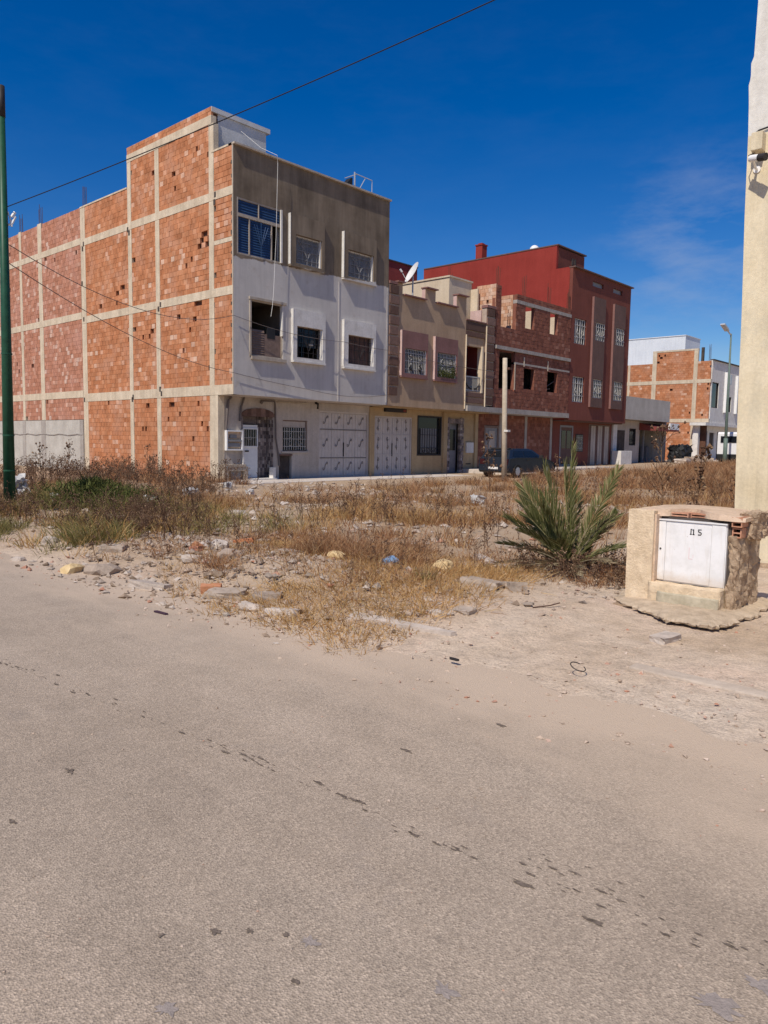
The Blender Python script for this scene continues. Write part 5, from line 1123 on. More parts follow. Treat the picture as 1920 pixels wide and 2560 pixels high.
# ================================================================ car and van
CA = thing('parked_car', 'dark blue-grey hatchback parked behind the concrete post and weeds', 'car', (14.5, -2.7, 0.02))
def car(parent, xr, yc, zb, L, W, Hh, mats):
    """side profile (a along the length from the tail, b up), body lofted so the glasshouse narrows"""
    low = [(0.02, .32), (0.0, .62), (.05, .88), (.70 * L / 4.2, .93), (2.9 * L / 4.2, .92), (3.7 * L / 4.2, .80), (4.12 * L / 4.2, .66), (L, .45), (L - .05, .26), (.1, .24)]
    s_ = MB(); n = len(low); rows = []
    for (y, ins) in ((-W / 2, .06), (-W / 2 + .0, 0), (-W / 2 + .12, -.02), (W / 2 - .12, -.02), (W / 2, 0)):
        k = len(s_.v)
        for (a, b_) in low: s_.v.append((xr + a, yc + y + (.03 if ins == .06 else 0), zb + b_ + (.02 if abs(y) < W / 2 and b_ > .6 else 0)))
        rows.append(k)
    for i in range(len(rows) - 1):
        for j in range(n): s_.f.append((rows[i] + j, rows[i] + (j + 1) % n, rows[i + 1] + (j + 1) % n, rows[i + 1] + j))
    s_.f.append(tuple(rows[0] + j for j in range(n))[::-1]); s_.f.append(tuple(rows[-1] + j for j in range(n)))
    body = s_.build('car_body', mats[0], parent)
    q_ = L / 4.2
    cab = [(.06, .90), (.38 * q_, Hh - .06), (.75 * q_, Hh), (1.9 * q_, Hh + .01), (2.3 * q_, Hh - .05), (3.15 * q_, .90)]
    g_ = MB(); k = len(g_.v)
    for (a, b_) in cab: g_.v.append((xr + a, yc - W / 2 + .07 + .16 * (b_ - .9) / (Hh - .9), zb + b_))
    for (a, b_) in cab: g_.v.append((xr + a, yc + W / 2 - .07 - .16 * (b_ - .9) / (Hh - .9), zb + b_))
    n = len(cab)
    for j in range(n - 1): g_.f.append((j, j + 1, n + j + 1, n + j))
    g_.f += [tuple(range(n))[::-1], tuple(range(n, 2 * n))]
    g_.build('cabin', mats[0], parent)
    gl = MB(); T = lambda a, b_, s, o: (xr + a, yc + s * (W / 2 - .07 - .16 * (b_ - .9) / (Hh - .9) + o), zb + b_)
    for s in (-1, 1):
        gl.face(T(.42 * q_, .97, s, .012), T(1.35 * q_, .97, s, .012), T(1.35 * q_, Hh - .1, s, .012), T(.62 * q_, Hh - .1, s, .012))
        gl.face(T(1.42 * q_, .97, s, .012), T(2.78 * q_, .97, s, .012), T(2.2 * q_, Hh - .1, s, .012), T(1.42 * q_, Hh - .1, s, .012))
    gl.build('side_window', MT['car_glass'], parent)
    wn = MB(); e = .012
    wn.face((xr + .10 - e, yc - W / 2 + .2, zb + .96), (xr + .10 - e, yc + W / 2 - .2, zb + .96), (xr + .34 * q_ - e, yc + W / 2 - .28, zb + Hh - .12), (xr + .34 * q_ - e, yc - W / 2 + .28, zb + Hh - .12)); wn.build('rear_window', MT['car_glass'], parent)
    wn = MB(); wn.face((xr + 3.06 * q_, yc - W / 2 + .16, zb + .955), (xr + 3.06 * q_, yc + W / 2 - .16, zb + .955), (xr + 2.4 * q_, yc + W / 2 - .26, zb + Hh - .06), (xr + 2.4 * q_, yc - W / 2 + .26, zb + Hh - .06)); wn.build('windscreen', MT['car_glass'], parent)
    for s in (-1, 1):
        y = yc + s * (W / 2 - .2)
        MB().box(xr - .015, xr + .06, y - .13, y + .13, zb + .62, zb + .86).build('tail_lamp', MT['dark_lamp'], parent)
        MB().box(xr + L - .32, xr + L - .06, y - .15, y + .15, zb + .55, zb + .70).build('headlight', MT['lamp_grey'], parent)
        for a in (.72 * q_, 3.35 * q_):
            wh = MB(); wh.path([(xr + a, yc + s * (W / 2 - .18), zb + .31), (xr + a, yc + s * (W / 2 + .015), zb + .31)], .31, 18); w_ = wh.build('wheel', MT['rubber'], parent)
            wh = MB(); wh.path([(xr + a, yc + s * (W / 2 + .01), zb + .31), (xr + a, yc + s * (W / 2 + .022), zb + .31)], .19, 12); wh.build('rim', MT['lamp_grey'], w_)
    MB().box(xr - .05, xr + .02, yc - W / 2 + .05, yc + W / 2 - .05, zb + .33, zb + .52).build('bumper', mats[0], parent)
    MB().box(xr - .058, xr - .052, yc - .26, yc + .26, zb + .40, zb + .50).build('number_plate', MT['white_metal'], parent)
    MB().box(xr + 1.55 * q_, xr + 1.75 * q_, yc - W / 2 - .02, yc - W / 2 + .01, zb + .80, zb + .83).build('door_handle', MT['iron'], parent)
    MB().box(xr + 2.6 * q_, xr + 2.75 * q_, yc - W / 2 - .16, yc - W / 2 + .0, zb + .92, zb + 1.04).build('wing_mirror', MT['iron'], parent)
    MB().box(xr + .42, xr + .62, yc - .5, yc + .5, zb + Hh - .03, zb + Hh + .035).build('roof_spoiler', MT['iron'], parent)
car(CA, 12.45, -2.75, .06, 4.1, 1.68, 1.34, (MT['car'],))
VA = thing('white_van', 'white van parked before the far white house, half hidden by the cream wall', 'van', (46.9, -2.6, .4))
vb = MB(); vb.prism([(0, .9), (0, 2.5), (.1, 2.62), (2.9, 2.6), (3.5, 1.75), (4.3, 1.55), (4.4, .9)], -3.5, -1.75, lambda a, b_, h: (44.75 + a, h, .2 + b_)); vb.build('van_body', MT['white_metal'], VA, bevel=.03)
MB().box(44.72, 49.2, -3.45, -1.8, .62, 1.08).build('bumper', MT['rubber'], VA)
MB().box(44.71, 44.749, -3.2, -2.0, 2.0, 2.5).build('rear_window', MT['car_glass'], VA)
for x in (45.6, 48.3):
    for y in (-3.5, -1.9): wh = MB(); wh.path([(x, y, .76), (x, y + .2, .76)], .34, 14); wh.build('wheel', MT['rubber'], VA)

# ================================================================ rubble, litter
def chunk(x, y, sx_, sy_, sz_, rot, seed, mat, name, label, cat, box_=False, sink=.3, group=None):
    bm = bmesh.new(); r_ = random.Random(seed)
    if box_: bmesh.ops.create_cube(bm, size=1.0); bmesh.ops.subdivide_edges(bm, edges=bm.edges[:], cuts=2, use_grid_fill=True)
    else: bmesh.ops.create_icosphere(bm, subdivisions=2, radius=.55)
    off = Vector((r_.uniform(0, 50), r_.uniform(0, 50), 0)); am = .10 if box_ else .2
    Mx = Matrix.Rotation(rot, 3, 'Z') @ Matrix.Rotation(r_.uniform(-.15, .15), 3, 'X') @ Matrix.Rotation(r_.uniform(-.15, .15), 3, 'Y')
    vv = []
    for v_ in bm.verts:
        c = v_.co.copy()
        c += noise.noise_vector(c * 2.2 + off) * am + noise.noise_vector(c * 6 + off) * am * .35
        if not box_:
            for ax in range(3): c[ax] = math.copysign(abs(c[ax]) ** .75 * .45 ** .25, c[ax])
        vv.append(Mx @ Vector((c.x * sx_, c.y * sy_, c.z * sz_)))
    h0 = hgt(x, y); mb = MB(); bm.verts.index_update()
    mb.v = [(x + p.x, y + p.y, h0 + sz_ * (.5 - sink) + p.z) for p in vv]; mb.f = [tuple(v_.index for v_ in f_.verts) for f_ in bm.faces]; bm.free()
    return tag(mb.build(name, mat, origin=(x, y, h0)), label, cat, group)
CH = [
 (-12.25, -13.5, .34, .24, .16, .4, 'chunk_yellow', 'sandy_stone', 'sandy yellow stone at the asphalt edge below the green weeds', 'stone', 0),
 (-11.84, -16.0, .20, .40, .10, .5, 'chunk', 'concrete_slab', 'long pale concrete piece with a dark hollow at its end', 'rubble', 1),
 (-12.0, -16.62, .17, .30, .10, .3, 'chunk', 'flat_stone', 'pinkish flat stone lying nearest to the asphalt', 'stone', 0),
 (-9.82, -14.07, .13, .19, .10, .2, 'chunk', 'concrete_block', 'small pale square block at the edge of the dry grass', 'rubble', 1),
 (-10.67, -14.25, .26, .22, .16, 1.0, 'chunk', 'concrete_lump', 'rounded pale concrete lump among red brick bits', 'rubble', 0),
 (-10.2, -14.11, .18, .28, .09, .8, 'brick', 'brick_fragment', 'broken red brick lying above the pale concrete lump', 'brick', 1),
 (-10.92, -14.12, .15, .18, .08, .2, 'brick_pink', 'brick_fragment', 'pinkish brick fragment left of the pale concrete lump', 'brick', 1),
 (-11.81, -15.70, .14, .22, .11, .9, 'brick', 'brick_fragment', 'orange brick fragment tilted over the dark hollow by the road', 'brick', 1),
 (-6.89, -9.58, .25, .35, .10, .3, 'chunk', 'pale_stone', 'pale stone alone on the bare earth far left of the car', 'stone', 0),
 (-9.71, -17.11, .30, .24, .20, .6, 'chunk_yellow', 'tan_stone', 'tan boulder on the dirt right of the blue bag', 'stone', 0),
 (-10.0, -17.85, .28, .42, .10, .2, 'chunk', 'grey_slab', 'grey broken slab left of the foot of the palm', 'rubble', 1),
 (-9.82, -18.12, .22, .20, .12, .9, 'chunk', 'grey_slab', 'smaller grey slab leaning on the slab by the palm', 'rubble', 1),
 (-11.15, -18.16, .09, .15, .06, .3, 'chunk', 'pale_stone', 'flat pale stone right of the grass edge on bare dirt', 'stone', 0),
 (-11.32, -17.98, .10, .10, .07, .3, 'stone', 'small_stone', 'small reddish stone next to the flat pale stone', 'stone', 0),
 (-8.41, -16.81, .12, .55, .07, -.4, 'chunk', 'cement_strip', 'long pale cement strip lying left of the palm fronds', 'rubble', 1),
 (-10.94, -18.3, .16, .20, .05, .1, 'chunk', 'pale_slab', 'thin pale slab flush with the dirt between grass and kiosk', 'rubble', 1),
 (-10.32, -19.87, .28, .15, .08, -.15, 'chunk', 'cream_block', 'cream concrete piece lying before the kiosk apron', 'rubble', 1),
 (-12.1, -15.0, .22, .45, .10, .5, 'chunk', 'white_slab', 'whitish slab at the left foot of the rubble bank', 'rubble', 1),
 (-11.44, -12.95, .22, .34, .12, .7, 'chunk', 'white_slab', 'pale slab just below the green and brown weeds', 'rubble', 1),
 (-12.02, -13.78, .40, .50, .16, .2, 'stone', 'pink_boulder', 'broad pinkish boulder right of the sandy yellow stone', 'stone', 0),
 (-11.7, -11.64, .20, .26, .16, .9, 'chunk', 'white_rubble', 'whitish rubble lump under the weeds near the green post', 'rubble', 0),
 (-12.38, -12.25, .14, .2, .09, .2, 'chunk', 'white_rubble', 'little white rubble piece at the left edge of the road', 'rubble', 0),
 (-6.98, -16.31, .35, .55, .12, .3, 'chunk', 'pale_slab', 'pale slab behind the low left palm fronds', 'rubble', 1),
 (-8.5, -17.2, .18, .30, .08, .6, 'chunk', 'grey_flat_stone', 'flat grey stone under the fallen palm fronds', 'stone', 1),
 (-10.79, -13.94, .12, .16, .09, .6, 'brick', 'brick_fragment', 'orange brick bit at the foot of the brown weeds', 'brick', 1),
 (-10.32, -15.21, .10, .34, .05, .2, 'chunk', 'pale_board', 'pale narrow board in the middle of the dry grass', 'board', 1),
 (-10.19, -15.9, .18, .22, .12, .4, 'chunk_yellow', 'tan_stone', 'tan stone in the brown grass left of the blue bag', 'stone', 0),
 (-11.5, -15.33, .20, .30, .10, .1, 'stone', 'grey_stone', 'grey stone in the middle of the rubble bank', 'stone', 0),
 (-11.71, -16.5, .22, .30, .10, .8, 'stone', 'grey_stone', 'grey flat stone behind the pinkish flat stone', 'stone', 1),
 (-11.92, -17.0, .16, .34, .08, .3, 'chunk', 'flat_stone', 'pale flat stone at the left tip of the golden grass', 'stone', 1),
 (-11.0, -14.9, .3, .3, .14, .4, 'stone', 'brown_lump', 'brownish earth-covered lump at the top of the rubble bank', 'rubble', 0),
 (-11.3, -14.55, .2, .26, .12, .9, 'chunk', 'concrete_lump', 'angular pale lump left of the brownish earth-covered lump', 'rubble', 0),
]
for i, (x, y, a, b_, c, rt, mk, nm, lb_, ct, bx_) in enumerate(CH): chunk(x, y, a * .92, b_ * .92, c * 1.0, rt, i + 3, MT[mk], nm, lb_, ct, bool(bx_), .36)
pk_ = MB(); pk_.prism([(-11.72, -17.62), (-11.60, -17.60), (-11.50, -18.3), (-11.47, -18.62), (-11.52, -18.6), (-11.60, -18.2)], .0, .035, lambda a, b_, h: (a, b_, hgt(a, b_) + h)); tag(pk_.build('cement_plank', MT['chunk']), 'long pale grey strip lying on the dirt below the golden grass', 'plank')
pk_ = MB(); pk_.prism([(-12.665, -16.22), (-12.64, -16.23), (-12.65, -16.06), (-12.68, -16.05)], .004, .018, lambda a, b_, h: (a, b_, h)); tag(pk_.build('plastic_strip', MT['purple']), 'dark purple strip of litter lying on the asphalt edge', 'litter')
st_ = MB(); st_.path([(-10.30, -18.62, .10), (-10.15, -18.71, .11), (-10.02, -18.74, .12)], .006, 5); tag(st_.build('stick', MT['rust']), 'thin dark stick on the dirt between slab and kiosk', 'stick')
bt = rough(MB(), -10.06, -9.90, -16.62, -16.46, .17, .28, .035, 21, 6); tag(bt.build('plastic_bag', MT['plastic_blue'], smooth=False), 'crumpled light blue plastic bag in the dry grass', 'bag')
bt = rough(MB(), -9.0, -8.72, -3.55, -3.1, .1, .62, .12, 23, 6); tag(bt.build('plastic_sheet', MT['plastic_white']), 'crumpled white plastic sheet caught behind the green post', 'plastic sheet')
for i, (x, y, s_, lb_) in enumerate(((-8.6, -4.9, .2, 'white scrap right of the green post'), (-7.2, -6.6, .25, 'white scrap left of the green weed patch'), (-5.2, -5.2, .3, 'white scrap right of the green weed patch'), (-2.6, -3.2, .2, 'white scrap in brown weeds before the corner'), (-3.69, -5.76, .18, 'white scrap on the bare strip in front of the door'), (-1.11, -11.50, .26, 'white scrap in the grass just left of the palm fronds'))):
    bt = rough(MB(), x - s_ / 2, x + s_ / 2, y - s_ / 2, y + s_ / 2, hgt(x, y) + .05, hgt(x, y) + .05 + s_ * .7, s_ * .25, 30 + i, 4); tag(bt.build('litter_scrap', MT['plastic_white']), lb_ + ', crumpled plastic', 'litter')
rg = MB(); pts = [(-11.62 + .055 * math.cos(a) * 1.0, -19.78 + .05 * math.sin(a), .075 + .02 * math.sin(a)) for a in np.linspace(.3, 5.9, 20)]; rg.path(pts, .004, 5); tag(rg.build('wire_ring', MT['iron']), 'bent black wire ring lying by the kerb', 'wire')
sh = MB(); sh.prism([(-12.015, -18.97), (-12.0, -18.955), (-11.995, -19.0), (-12.0, -19.045), (-12.015, -19.03)], .036, .052, lambda a, b_, h: (a, b_, h)); tag(sh.build('black_shard', MT['iron']), 'small black curved shard on the dirt by the road', 'litter')
# debris before the far brick house
tp = rough(MB(), 39.0, 40.6, -1.3, -.2, .3, 1.7, .25, 41, 6); tag(tp.build('dark_heap', MT['tarp']), 'dark tarp heap against the far orange brick wall', 'tarp')
for i, (x, y, a, b_, c, lb_) in enumerate(((37.6, -1.9, 1.3, .9, .35, 'grey slab heap left of the dark tarp'), (39.8, -2.0, 1.2, .7, .5, 'grey slab in front of the dark tarp'), (42.6, -1.6, 1.6, .8, .5, 'pale slab right of the dark tarp'), (38.6, -2.3, 1.1, 1.0, .45, 'brown rubble lump before the grey slabs'))):
    chunk(x, y, a, b_, c, .3 * i, 60 + i, MT['chunk' if i < 3 else 'stone'], 'far_rubble', lb_, 'rubble', True, .1)
# ================================================================ vegetation
rng = np.random.default_rng(11)
HG = {}
def hq(x, y):
    k = (round(x * 4), round(y * 4))
    if k not in HG: HG[k] = hgt(x, y)
    return HG[k]
def make(name, mat, V_, F_, k='stuff', origin=(0, 0, 0)):
    me = bpy.data.meshes.new(name); me.from_pydata(V_, [], F_); me.update(); me.materials.append(mat)
    o = bpy.data.objects.new(name, me); COL.objects.link(o)
    if k: o['kind'] = k
    return o
def blades(name, mat, P, D, L, W, bend):
    N = len(P); side = np.cross(D, rng.normal(size=(N, 3))); side /= np.linalg.norm(side, axis=1)[:, None] + 1e-9
    w_ = side * W[:, None]; M_ = P + D * (L * .55)[:, None] + bend * .25; T = P + D * L[:, None] + bend
    V_ = np.stack([P - w_, P + w_, M_ - w_ * .7, M_ + w_ * .7, T], 1).reshape(-1, 3)
    b_ = np.arange(N) * 5
    F4 = np.stack([b_, b_ + 1, b_ + 3, b_ + 2], 1).tolist(); F3 = np.stack([b_ + 2, b_ + 3, b_ + 4], 1).tolist()
    return make(name, mat, V_.tolist(), F4 + F3)
def free(x, y):
    if x > -.25 and y > -1.15: return 0.0
    if (x + 9.15) ** 2 / .8 + (y + 19.5) ** 2 / .7 < 1: return 0.0
    if 12 < x < 17 and -3.9 < y < -1.5: return 0.0
    if x > -6.0 and y < -18.7: return 0.0
    d = 1.0
    gq = (x + 8.8) ** 2 / 1.9 + (y + 7.2) ** 2 / 6.5
    if gq < 1: d *= .12
    if y > -4.6 and x > 0: d *= .12
    # trodden way from the road towards the front door
    t_ = max(0, min(1, ((x + 9.6) * 9.6 + (y + 13.2) * 10.7) / (9.6 ** 2 + 10.7 ** 2))); px_, py_ = -9.6 + 9.6 * t_, -13.2 + 10.7 * t_
    dd = math.hypot(x - px_, y - py_)
    if dd < 1.3: d *= .10 + .5 * (dd / 1.3) ** 2
    return d
def tufts(name, mat, n, xr, yr, nb, hl, spread, width, lean, dens=None, clump=.5, thr=-.15):
    P, D, L, W, B = [], [], [], [], []; got = tries = 0
    while got < n and tries < n * 30:
        tries += 1; x, y = rng.uniform(*xr), rng.uniform(*yr)
        d = free(x, y) * (dens(x, y) if dens else 1)
        c = fbm(x + 31, y - 7, clump, 3)
        gap = fbm(x * 1.0 - 3, y + 17, .95, 3)
        if rng.random() > d * (1.0 if c > thr else .06) * (1.0 if gap > GAP or thr < -5 else .10): continue
        got += 1; z = hq(x, y) - .01; k = int(rng.integers(nb[0], nb[1])); sc = (1 + .45 * c) * rng.uniform(.7, 1.2)
        a = rng.uniform(0, 2 * np.pi, k); r_ = spread * np.sqrt(rng.random(k))
        P.append(np.stack([x + r_ * np.cos(a), y + r_ * np.sin(a), np.full(k, z)], 1))
        ln = np.abs(rng.normal(0, lean, k)) + .05; a2 = a + rng.normal(0, .7, k)
        D.append(np.stack([np.sin(ln) * np.cos(a2), np.sin(ln) * np.sin(a2), np.cos(ln)], 1))
        l = rng.uniform(hl[0], hl[1], k) * sc; L.append(l); W.append(width * rng.uniform(.6, 1.3, k))
        B.append(np.stack([np.cos(a2) * l * .25, np.sin(a2) * l * .25, -l * rng.uniform(0, .25, k)], 1))
    P, D, L, W, B = map(np.concatenate, (P, D, L, W, B)); return blades(name, mat, P, D, L, W, B)
GAP = .05
class Twigs:
    def __init__(s): s.V = []; s.F = []
    def blade(s, p, q, w0, w1):
        d = (q - p); sd_ = d.cross(Vector((rng.normal(), rng.normal(), rng.normal() * .3)))
        if sd_.length < 1e-6: return
        sd_ = sd_.normalized(); k = len(s.V); e = sd_.cross(d).normalized()
        s.V += [tuple(p - sd_ * w0), tuple(p + sd_ * w0), tuple(q + sd_ * w1), tuple(q - sd_ * w1), tuple(p - e * w0), tuple(p + e * w0), tuple(q + e * w1), tuple(q - e * w1)]
        s.F += [(k, k + 1, k + 2, k + 3), (k + 4, k + 5, k + 6, k + 7)]
    def head(s, p, r):
        k = len(s.V); s.V += [tuple(p + Vector(v_) * r * rng.uniform(.7, 1.2)) for v_ in ((1, 0, 0), (0, 1, 0), (-1, 0, 0), (0, -1, 0), (0, 0, 1.3), (0, 0, -1))]
        s.F += [(k + a, k + b_, k + c) for a, b_, c in ((0, 1, 4), (1, 2, 4), (2, 3, 4), (3, 0, 4), (1, 0, 5), (2, 1, 5), (3, 2, 5), (0, 3, 5))]
    def weed(s, x, y, z, h, nt_=9, w0=.006, hr=.012, lean=.12, spread=.8):
        p = Vector((x, y, z)); d = Vector((rng.normal(0, lean), rng.normal(0, lean), 1)).normalized(); n = 4; pts = [p]
        for i in range(n): pts.append(pts[-1] + d * h / n); d = (d + Vector((rng.normal(0, .08), rng.normal(0, .08), 0))).normalized()
        for i in range(n): s.blade(pts[i], pts[i + 1], w0 * (1 - i * .18), w0 * (1 - (i + 1) * .18))
        for j in range(nt_):
            t_ = rng.uniform(.2, 1) * n; i = min(n - 1, int(t_)); b_ = pts[i].lerp(pts[i + 1], t_ - i); a = rng.uniform(0, 6.283)
            l = h * rng.uniform(.14, .36) * (1.25 - t_ / n * .7); v_ = Vector((math.cos(a) * spread, math.sin(a) * spread, rng.uniform(.5, 1.2))).normalized(); e = b_ + v_ * l
            s.blade(b_, e, w0 * .5, w0 * .25); s.head(e, hr * rng.uniform(.6, 1.3))
            for k in range(int(rng.integers(0, 3))):
                f_ = b_.lerp(e, rng.uniform(.4, .9)); g_ = f_ + Vector((rng.normal(), rng.normal(), rng.uniform(.3, 1.4))).normalized() * l * .4; s.blade(f_, g_, w0 * .35, w0 * .2); s.head(g_, hr * rng.uniform(.5, 1.1))
        s.head(pts[-1], hr)
    def done(s, name, mat, k='stuff'): return make(name, mat, s.V, s.F, k)
def weeds(name, mat, n, xr, yr, hl, dens=None, clump=.5, thr=-.1, **kw):
    T = Twigs(); got = tries = 0
    while got < n and tries < n * 30:
        tries += 1; x, y = rng.uniform(*xr), rng.uniform(*yr); c = fbm(x - 13, y + 5, clump, 3)
        if rng.random() > free(x, y) * (dens(x, y) if dens else 1) * (1 if c > thr else .1): continue
        got += 1; T.weed(x, y, hq(x, y) - .01, rng.uniform(*hl) * (1 + .3 * c), int(rng.integers(6, 13)), **kw)
    return T.done(name, mat)
wallside = lambda x, y: 1.0 if x < -.3 else (.0 if y > -1.6 else .7)
bank = lambda x, y: sstep(-12.5, -11.6, x)
# left: beside and in front of the brick flank
tufts('dry_grass', MT['straw'], 1150, (-11.8, -.3), (-9, 9), (14, 30), (.14, .42), .22, .0055, .38, wallside)
tufts('golden_grass', MT['grass'], 800, (-12.0, -3.0), (-13.6, -4), (14, 32), (.10, .34), .20, .0045, .45, bank)
tufts('olive_grass', MT['olive'], 520, (-12.0, -7.0), (-12.6, -3.5), (14, 30), (.10, .36), .20, .0045, .5, lambda x, y: bank(x, y) * (1 if y < x * .9 + 3.0 else .25), clump=.8, thr=0)
weeds('brown_weeds', MT['weed'], 600, (-9.5, -.4), (-3.5, 9), (.35, .85), wallside, w0=.007, hr=.017)
weeds('brown_weeds', MT['weed'], 360, (-11.8, -4), (-13.2, -3.5), (.22, .62), bank, w0=.0055, hr=.012)
# the green clump among them
gx, gy = -8.35, -6.2
P = []
GS = thing('green_bush', 'green leafy weed clump in the dry grass right of the green lamp post', 'shrub', (gx, gy, hq(gx, gy)))
n = 3800; a = rng.uniform(0, 6.283, n); rr = np.abs(rng.normal(0, .52, n)); x = gx + rr * 1.0 * np.cos(a); y = gy + rr * 1.9 * np.sin(a)
lump = np.array([.55 + .5 * max(0, 1 - .6 * r_) + .25 * fbm(xx, yy, 1.6, 3) for xx, yy, r_ in zip(x, y, rr)])
z = np.array([hq(xx, yy) for xx, yy in zip(x, y)]) + rng.uniform(.0, .85, n) * lump * .62
d_ = rng.normal(size=(n, 3)); d_[:, 2] = np.abs(d_[:, 2]) + .5; d_ /= np.linalg.norm(d_, axis=1)[:, None]
o = blades('foliage', MT['leaf'], np.stack([x, y, z], 1), d_, rng.uniform(.08, .2, n), rng.uniform(.008, .016, n), rng.normal(0, .02, (n, 3))); del o['kind']; o.parent = GS; o.matrix_parent_inverse = Matrix.Translation(-GS.location)
T = Twigs()
for i in range(60): T.weed(gx + rng.normal(0, .5), gy + rng.normal(0, .7), hq(gx, gy), rng.uniform(.3, .65), 5, w0=.006, hr=.005)
o = T.done('stem', MT['olive'], None); o.parent = GS; o.matrix_parent_inverse = Matrix.Translation(-GS.location)
# middle: low golden grass on the bank, trampled
mid = lambda x, y: sstep(-12.6, -11.7, x) * sstep(-8.4, -9.3, x) * (1 if y > -18.3 + (x + 12) * .15 else .1) * (.22 if (x < -10.2 and y > -16.3) else 1)
tufts('golden_grass', MT['grass'], 1050, (-12.4, -8.4), (-18.4, -14.2), (16, 34), (.06, .19), .19, .0030, 1.15, mid, clump=.9, thr=-9)
tufts('brown_grass', MT['straw'], 620, (-11.6, -8.2), (-17.4, -13.2), (12, 26), (.10, .30), .16, .0030, .7, lambda x, y: sstep(-11.9, -11.0, x), clump=.9, thr=-.02)
weeds('brown_weeds', MT['weed'], 90, (-11.3, -8.4), (-17.2, -13.0), (.14, .36), None, w0=.003, hr=.008)
tufts('olive_grass', MT['olive'], 150, (-9.6, -7.2), (-8.6, -4.2), (12, 26), (.25, .55), .2, .005, .4, lambda x, y: 8 if (x - gx) ** 2 / 1.3 + (y - gy) ** 2 / 4.2 < 1 else 0, thr=-9)
tufts('straw_litter', MT['straw'], 1100, (-11.8, 6), (-17.6, -3), (8, 18), (.04, .13), .22, .004, 1.35, lambda x, y: sstep(-12.2, -11.2, x), thr=-9)
weeds('brown_weeds', MT['weed'], 170, (-11.0, -8.6), (-13.2, -10.4), (.25, .6), None, w0=.005, hr=.009, thr=-9)
# right: the overgrown plot behind palm and kiosk
right = lambda x, y: (.35 if (x < 0 and y > -13 and fbm(x, y, .35, 2) > -.05) else 1) * sstep(-8.4, -6.8, x) * sstep(-18.6, -17.6, y + .12 * (x + 6)) * (1.25 if y < -7 else .8)
tufts('dry_grass', MT['straw'], 1350, (-8.2, 14), (-17.9, -4.6), (14, 30), (.12, .38), .22, .0050, .42, right)
tufts('dry_grass', MT['straw'], 1500, (8, 40), (-14, -4.4), (14, 26), (.25, .6), .35, .009, .40)
tufts('golden_grass', MT['grass'], 650, (-7.6, 20), (-17.9, -5.0), (12, 28), (.10, .36), .22, .0050, .45, right)
weeds('brown_weeds', MT['weed'], 430, (-7.8, 16), (-17.9, -5.0), (.22, .66), right, w0=.006, hr=.013)
# litter of dead stems round the palm foot
weeds('brown_weeds', MT['weed'], 130, (-8.9, -7.2), (-18.75, -17.3), (.12, .32), None, w0=.003, hr=.010, thr=-9, spread=1.6)
tufts('brown_grass', MT['straw'], 110, (-9.0, -7.2), (-18.8, -17.3), (12, 24), (.08, .22), .14, .003, .9, None, thr=-9)
tufts('green_grass', MT['olive'], 5, (-10.46, -10.32), (-17.48, -17.34), (14, 24), (.12, .26), .05, .0035, .35, None, thr=-9)
# tall single stalks
def stalk(x, y, h, label, nt_=14, seed=0, spread=.55, w0=.013, hr=.03, lean=.05):
    T = Twigs(); T.weed(x, y, hq(x, y) - .02, h, nt_, w0=w0, hr=hr, lean=lean, spread=spread)
    T.V = [(a - x, b_ - y, c - hq(x, y)) for a, b_, c in T.V]; o = T.done('dead_stalk', MT['weed'], None); o.location = (x, y, hq(x, y)); return tag(o, label, 'dead plant', 'tall dead stalks')
stalk(-2.0, -16.45, 1.95, 'tallest dead stalk with branching top behind the left part of the yellow kiosk', 22, spread=.9)
stalk(-2.0, -17.05, 1.5, 'dark straight dead stalk rising behind the right half of the yellow kiosk', 24, spread=.35, hr=.038)
stalk(-1.0, -17.45, 1.05, 'thin dead stalk next to the edge of the cream wall', 12, spread=.4)
stalk(3.6, -8.6, 1.75, 'reddish dry thistle in front of the parked car right of the concrete post', 20, spread=.9, hr=.05)
stalk(4.4, -10.55, 1.2, 'leaning dead stalk between the parked car and the tall palm frond', 14)
stalk(-6.2, 1.6, 1.25, 'dead stalk with dark seed heads nearest to the green lamp post', 18, hr=.035)
stalk(-5.0, 2.4, 1.35, 'dead stalk with dark seed heads before the grey render', 18, hr=.035)
stalk(-2.6, 1.4, 1.2, 'bushy dead stalk before the third brick panel of the flank', 20, hr=.03)
stalk(-10.3, -12.6, .85, 'dark bare stalk leaning right in the golden grass by the road', 12, hr=.012, lean=.3)
stalk(-9.4, -11.9, .80, 'second bare stalk, at the right end of the golden grass by the road', 12, hr=.012, lean=.3)

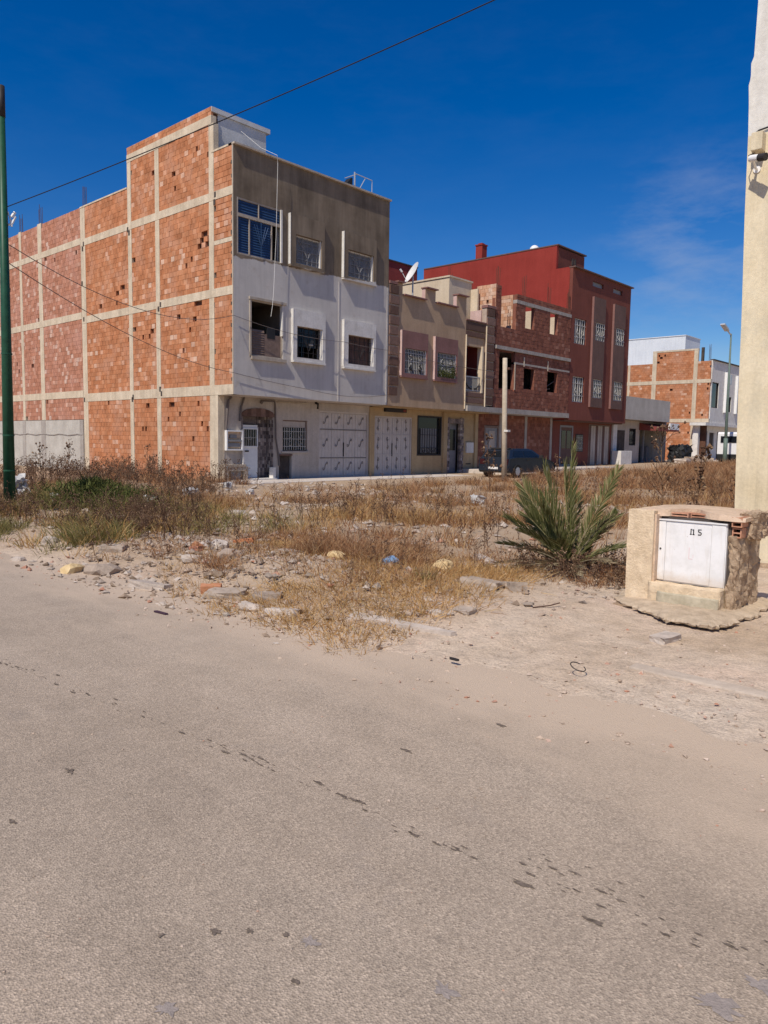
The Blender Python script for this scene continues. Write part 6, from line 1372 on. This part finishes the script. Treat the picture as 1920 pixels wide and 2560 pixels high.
# ---------------------------------------------------------------- gravel and small rubble
def gravel(name, mat, n, fn, smin, smax, flat=.6):
    V_, F_ = [], []; base = np.array([(1, 0, 0), (0, 1, 0), (-1, 0, 0), (0, -1, 0), (0, 0, 1), (0, 0, -1)], float)
    tri = ((0, 1, 4), (1, 2, 4), (2, 3, 4), (3, 0, 4), (1, 0, 5), (2, 1, 5), (3, 2, 5), (0, 3, 5)); got = 0
    while got < n:
        x, y = fn()
        s_ = smin + (smax - smin) * rng.random() ** 3.2; a = rng.uniform(0, 6.28); c, s2 = math.cos(a), math.sin(a)
        q_ = base * rng.uniform(.6, 1.25, (6, 3)) * np.array([s_, s_ * rng.uniform(.6, 1), s_ * flat]) + rng.normal(0, s_ * .16, (6, 3))
        k = len(V_); z = hq(x, y) if x > -12.35 else .0
        V_ += [(x + p[0] * c - p[1] * s2, y + p[0] * s2 + p[1] * c, z + s_ * flat * .35 + p[2]) for p in q_]; F_ += [(k + i, k + j, k + l) for i, j, l in tri]; got += 1
    return make(name, mat, V_, F_)
def verge():
    while True:
        x, y = rng.uniform(-12.9, -8.5), rng.uniform(-22.4, -10)
        if (x + 9.15) ** 2 / .7 + (y + 19.5) ** 2 / .6 < 1: continue
        e = math.exp(-((x + 12.0) / .8) ** 2) + .35 + (.5 if x < -9.6 and y > -17.5 else 0)
        if rng.random() < e * (1 if x > -12.5 else .25): return x, y
gravel('gravel', MT['pebble'], 6500, verge, .004, .024)
def bankp():
    while True:
        x, y = rng.normal(-11.2, .75), rng.normal(-15.0, 1.5)
        if -12.6 < x < -8.5 and -18.4 < y < -11: return x, y
gravel('rubble', MT['stone'], 2600, bankp, .008, .058, .65)
gravel('rubble', MT['chunk'], 420, bankp, .01, .065, .55)
gravel('rubble', MT['stone'], 420, lambda: (rng.uniform(-10.6, -8.4), rng.uniform(-18.9, -16.2)), .01, .06, .55)
gravel('rubble', MT['chunk'], 1500, lambda: (rng.uniform(-11, 3), rng.uniform(-15.5, -1.5)), .015, .13, .5)
gravel('rubble', MT['stone'], 1200, lambda: (rng.uniform(-11.5, -3), rng.uniform(-16.5, -5)), .012, .09, .55)
gravel('gravel', MT['pebble'], 700, lambda: (rng.uniform(-15.8, -12.4), rng.uniform(-22, -12)), .003, .011)
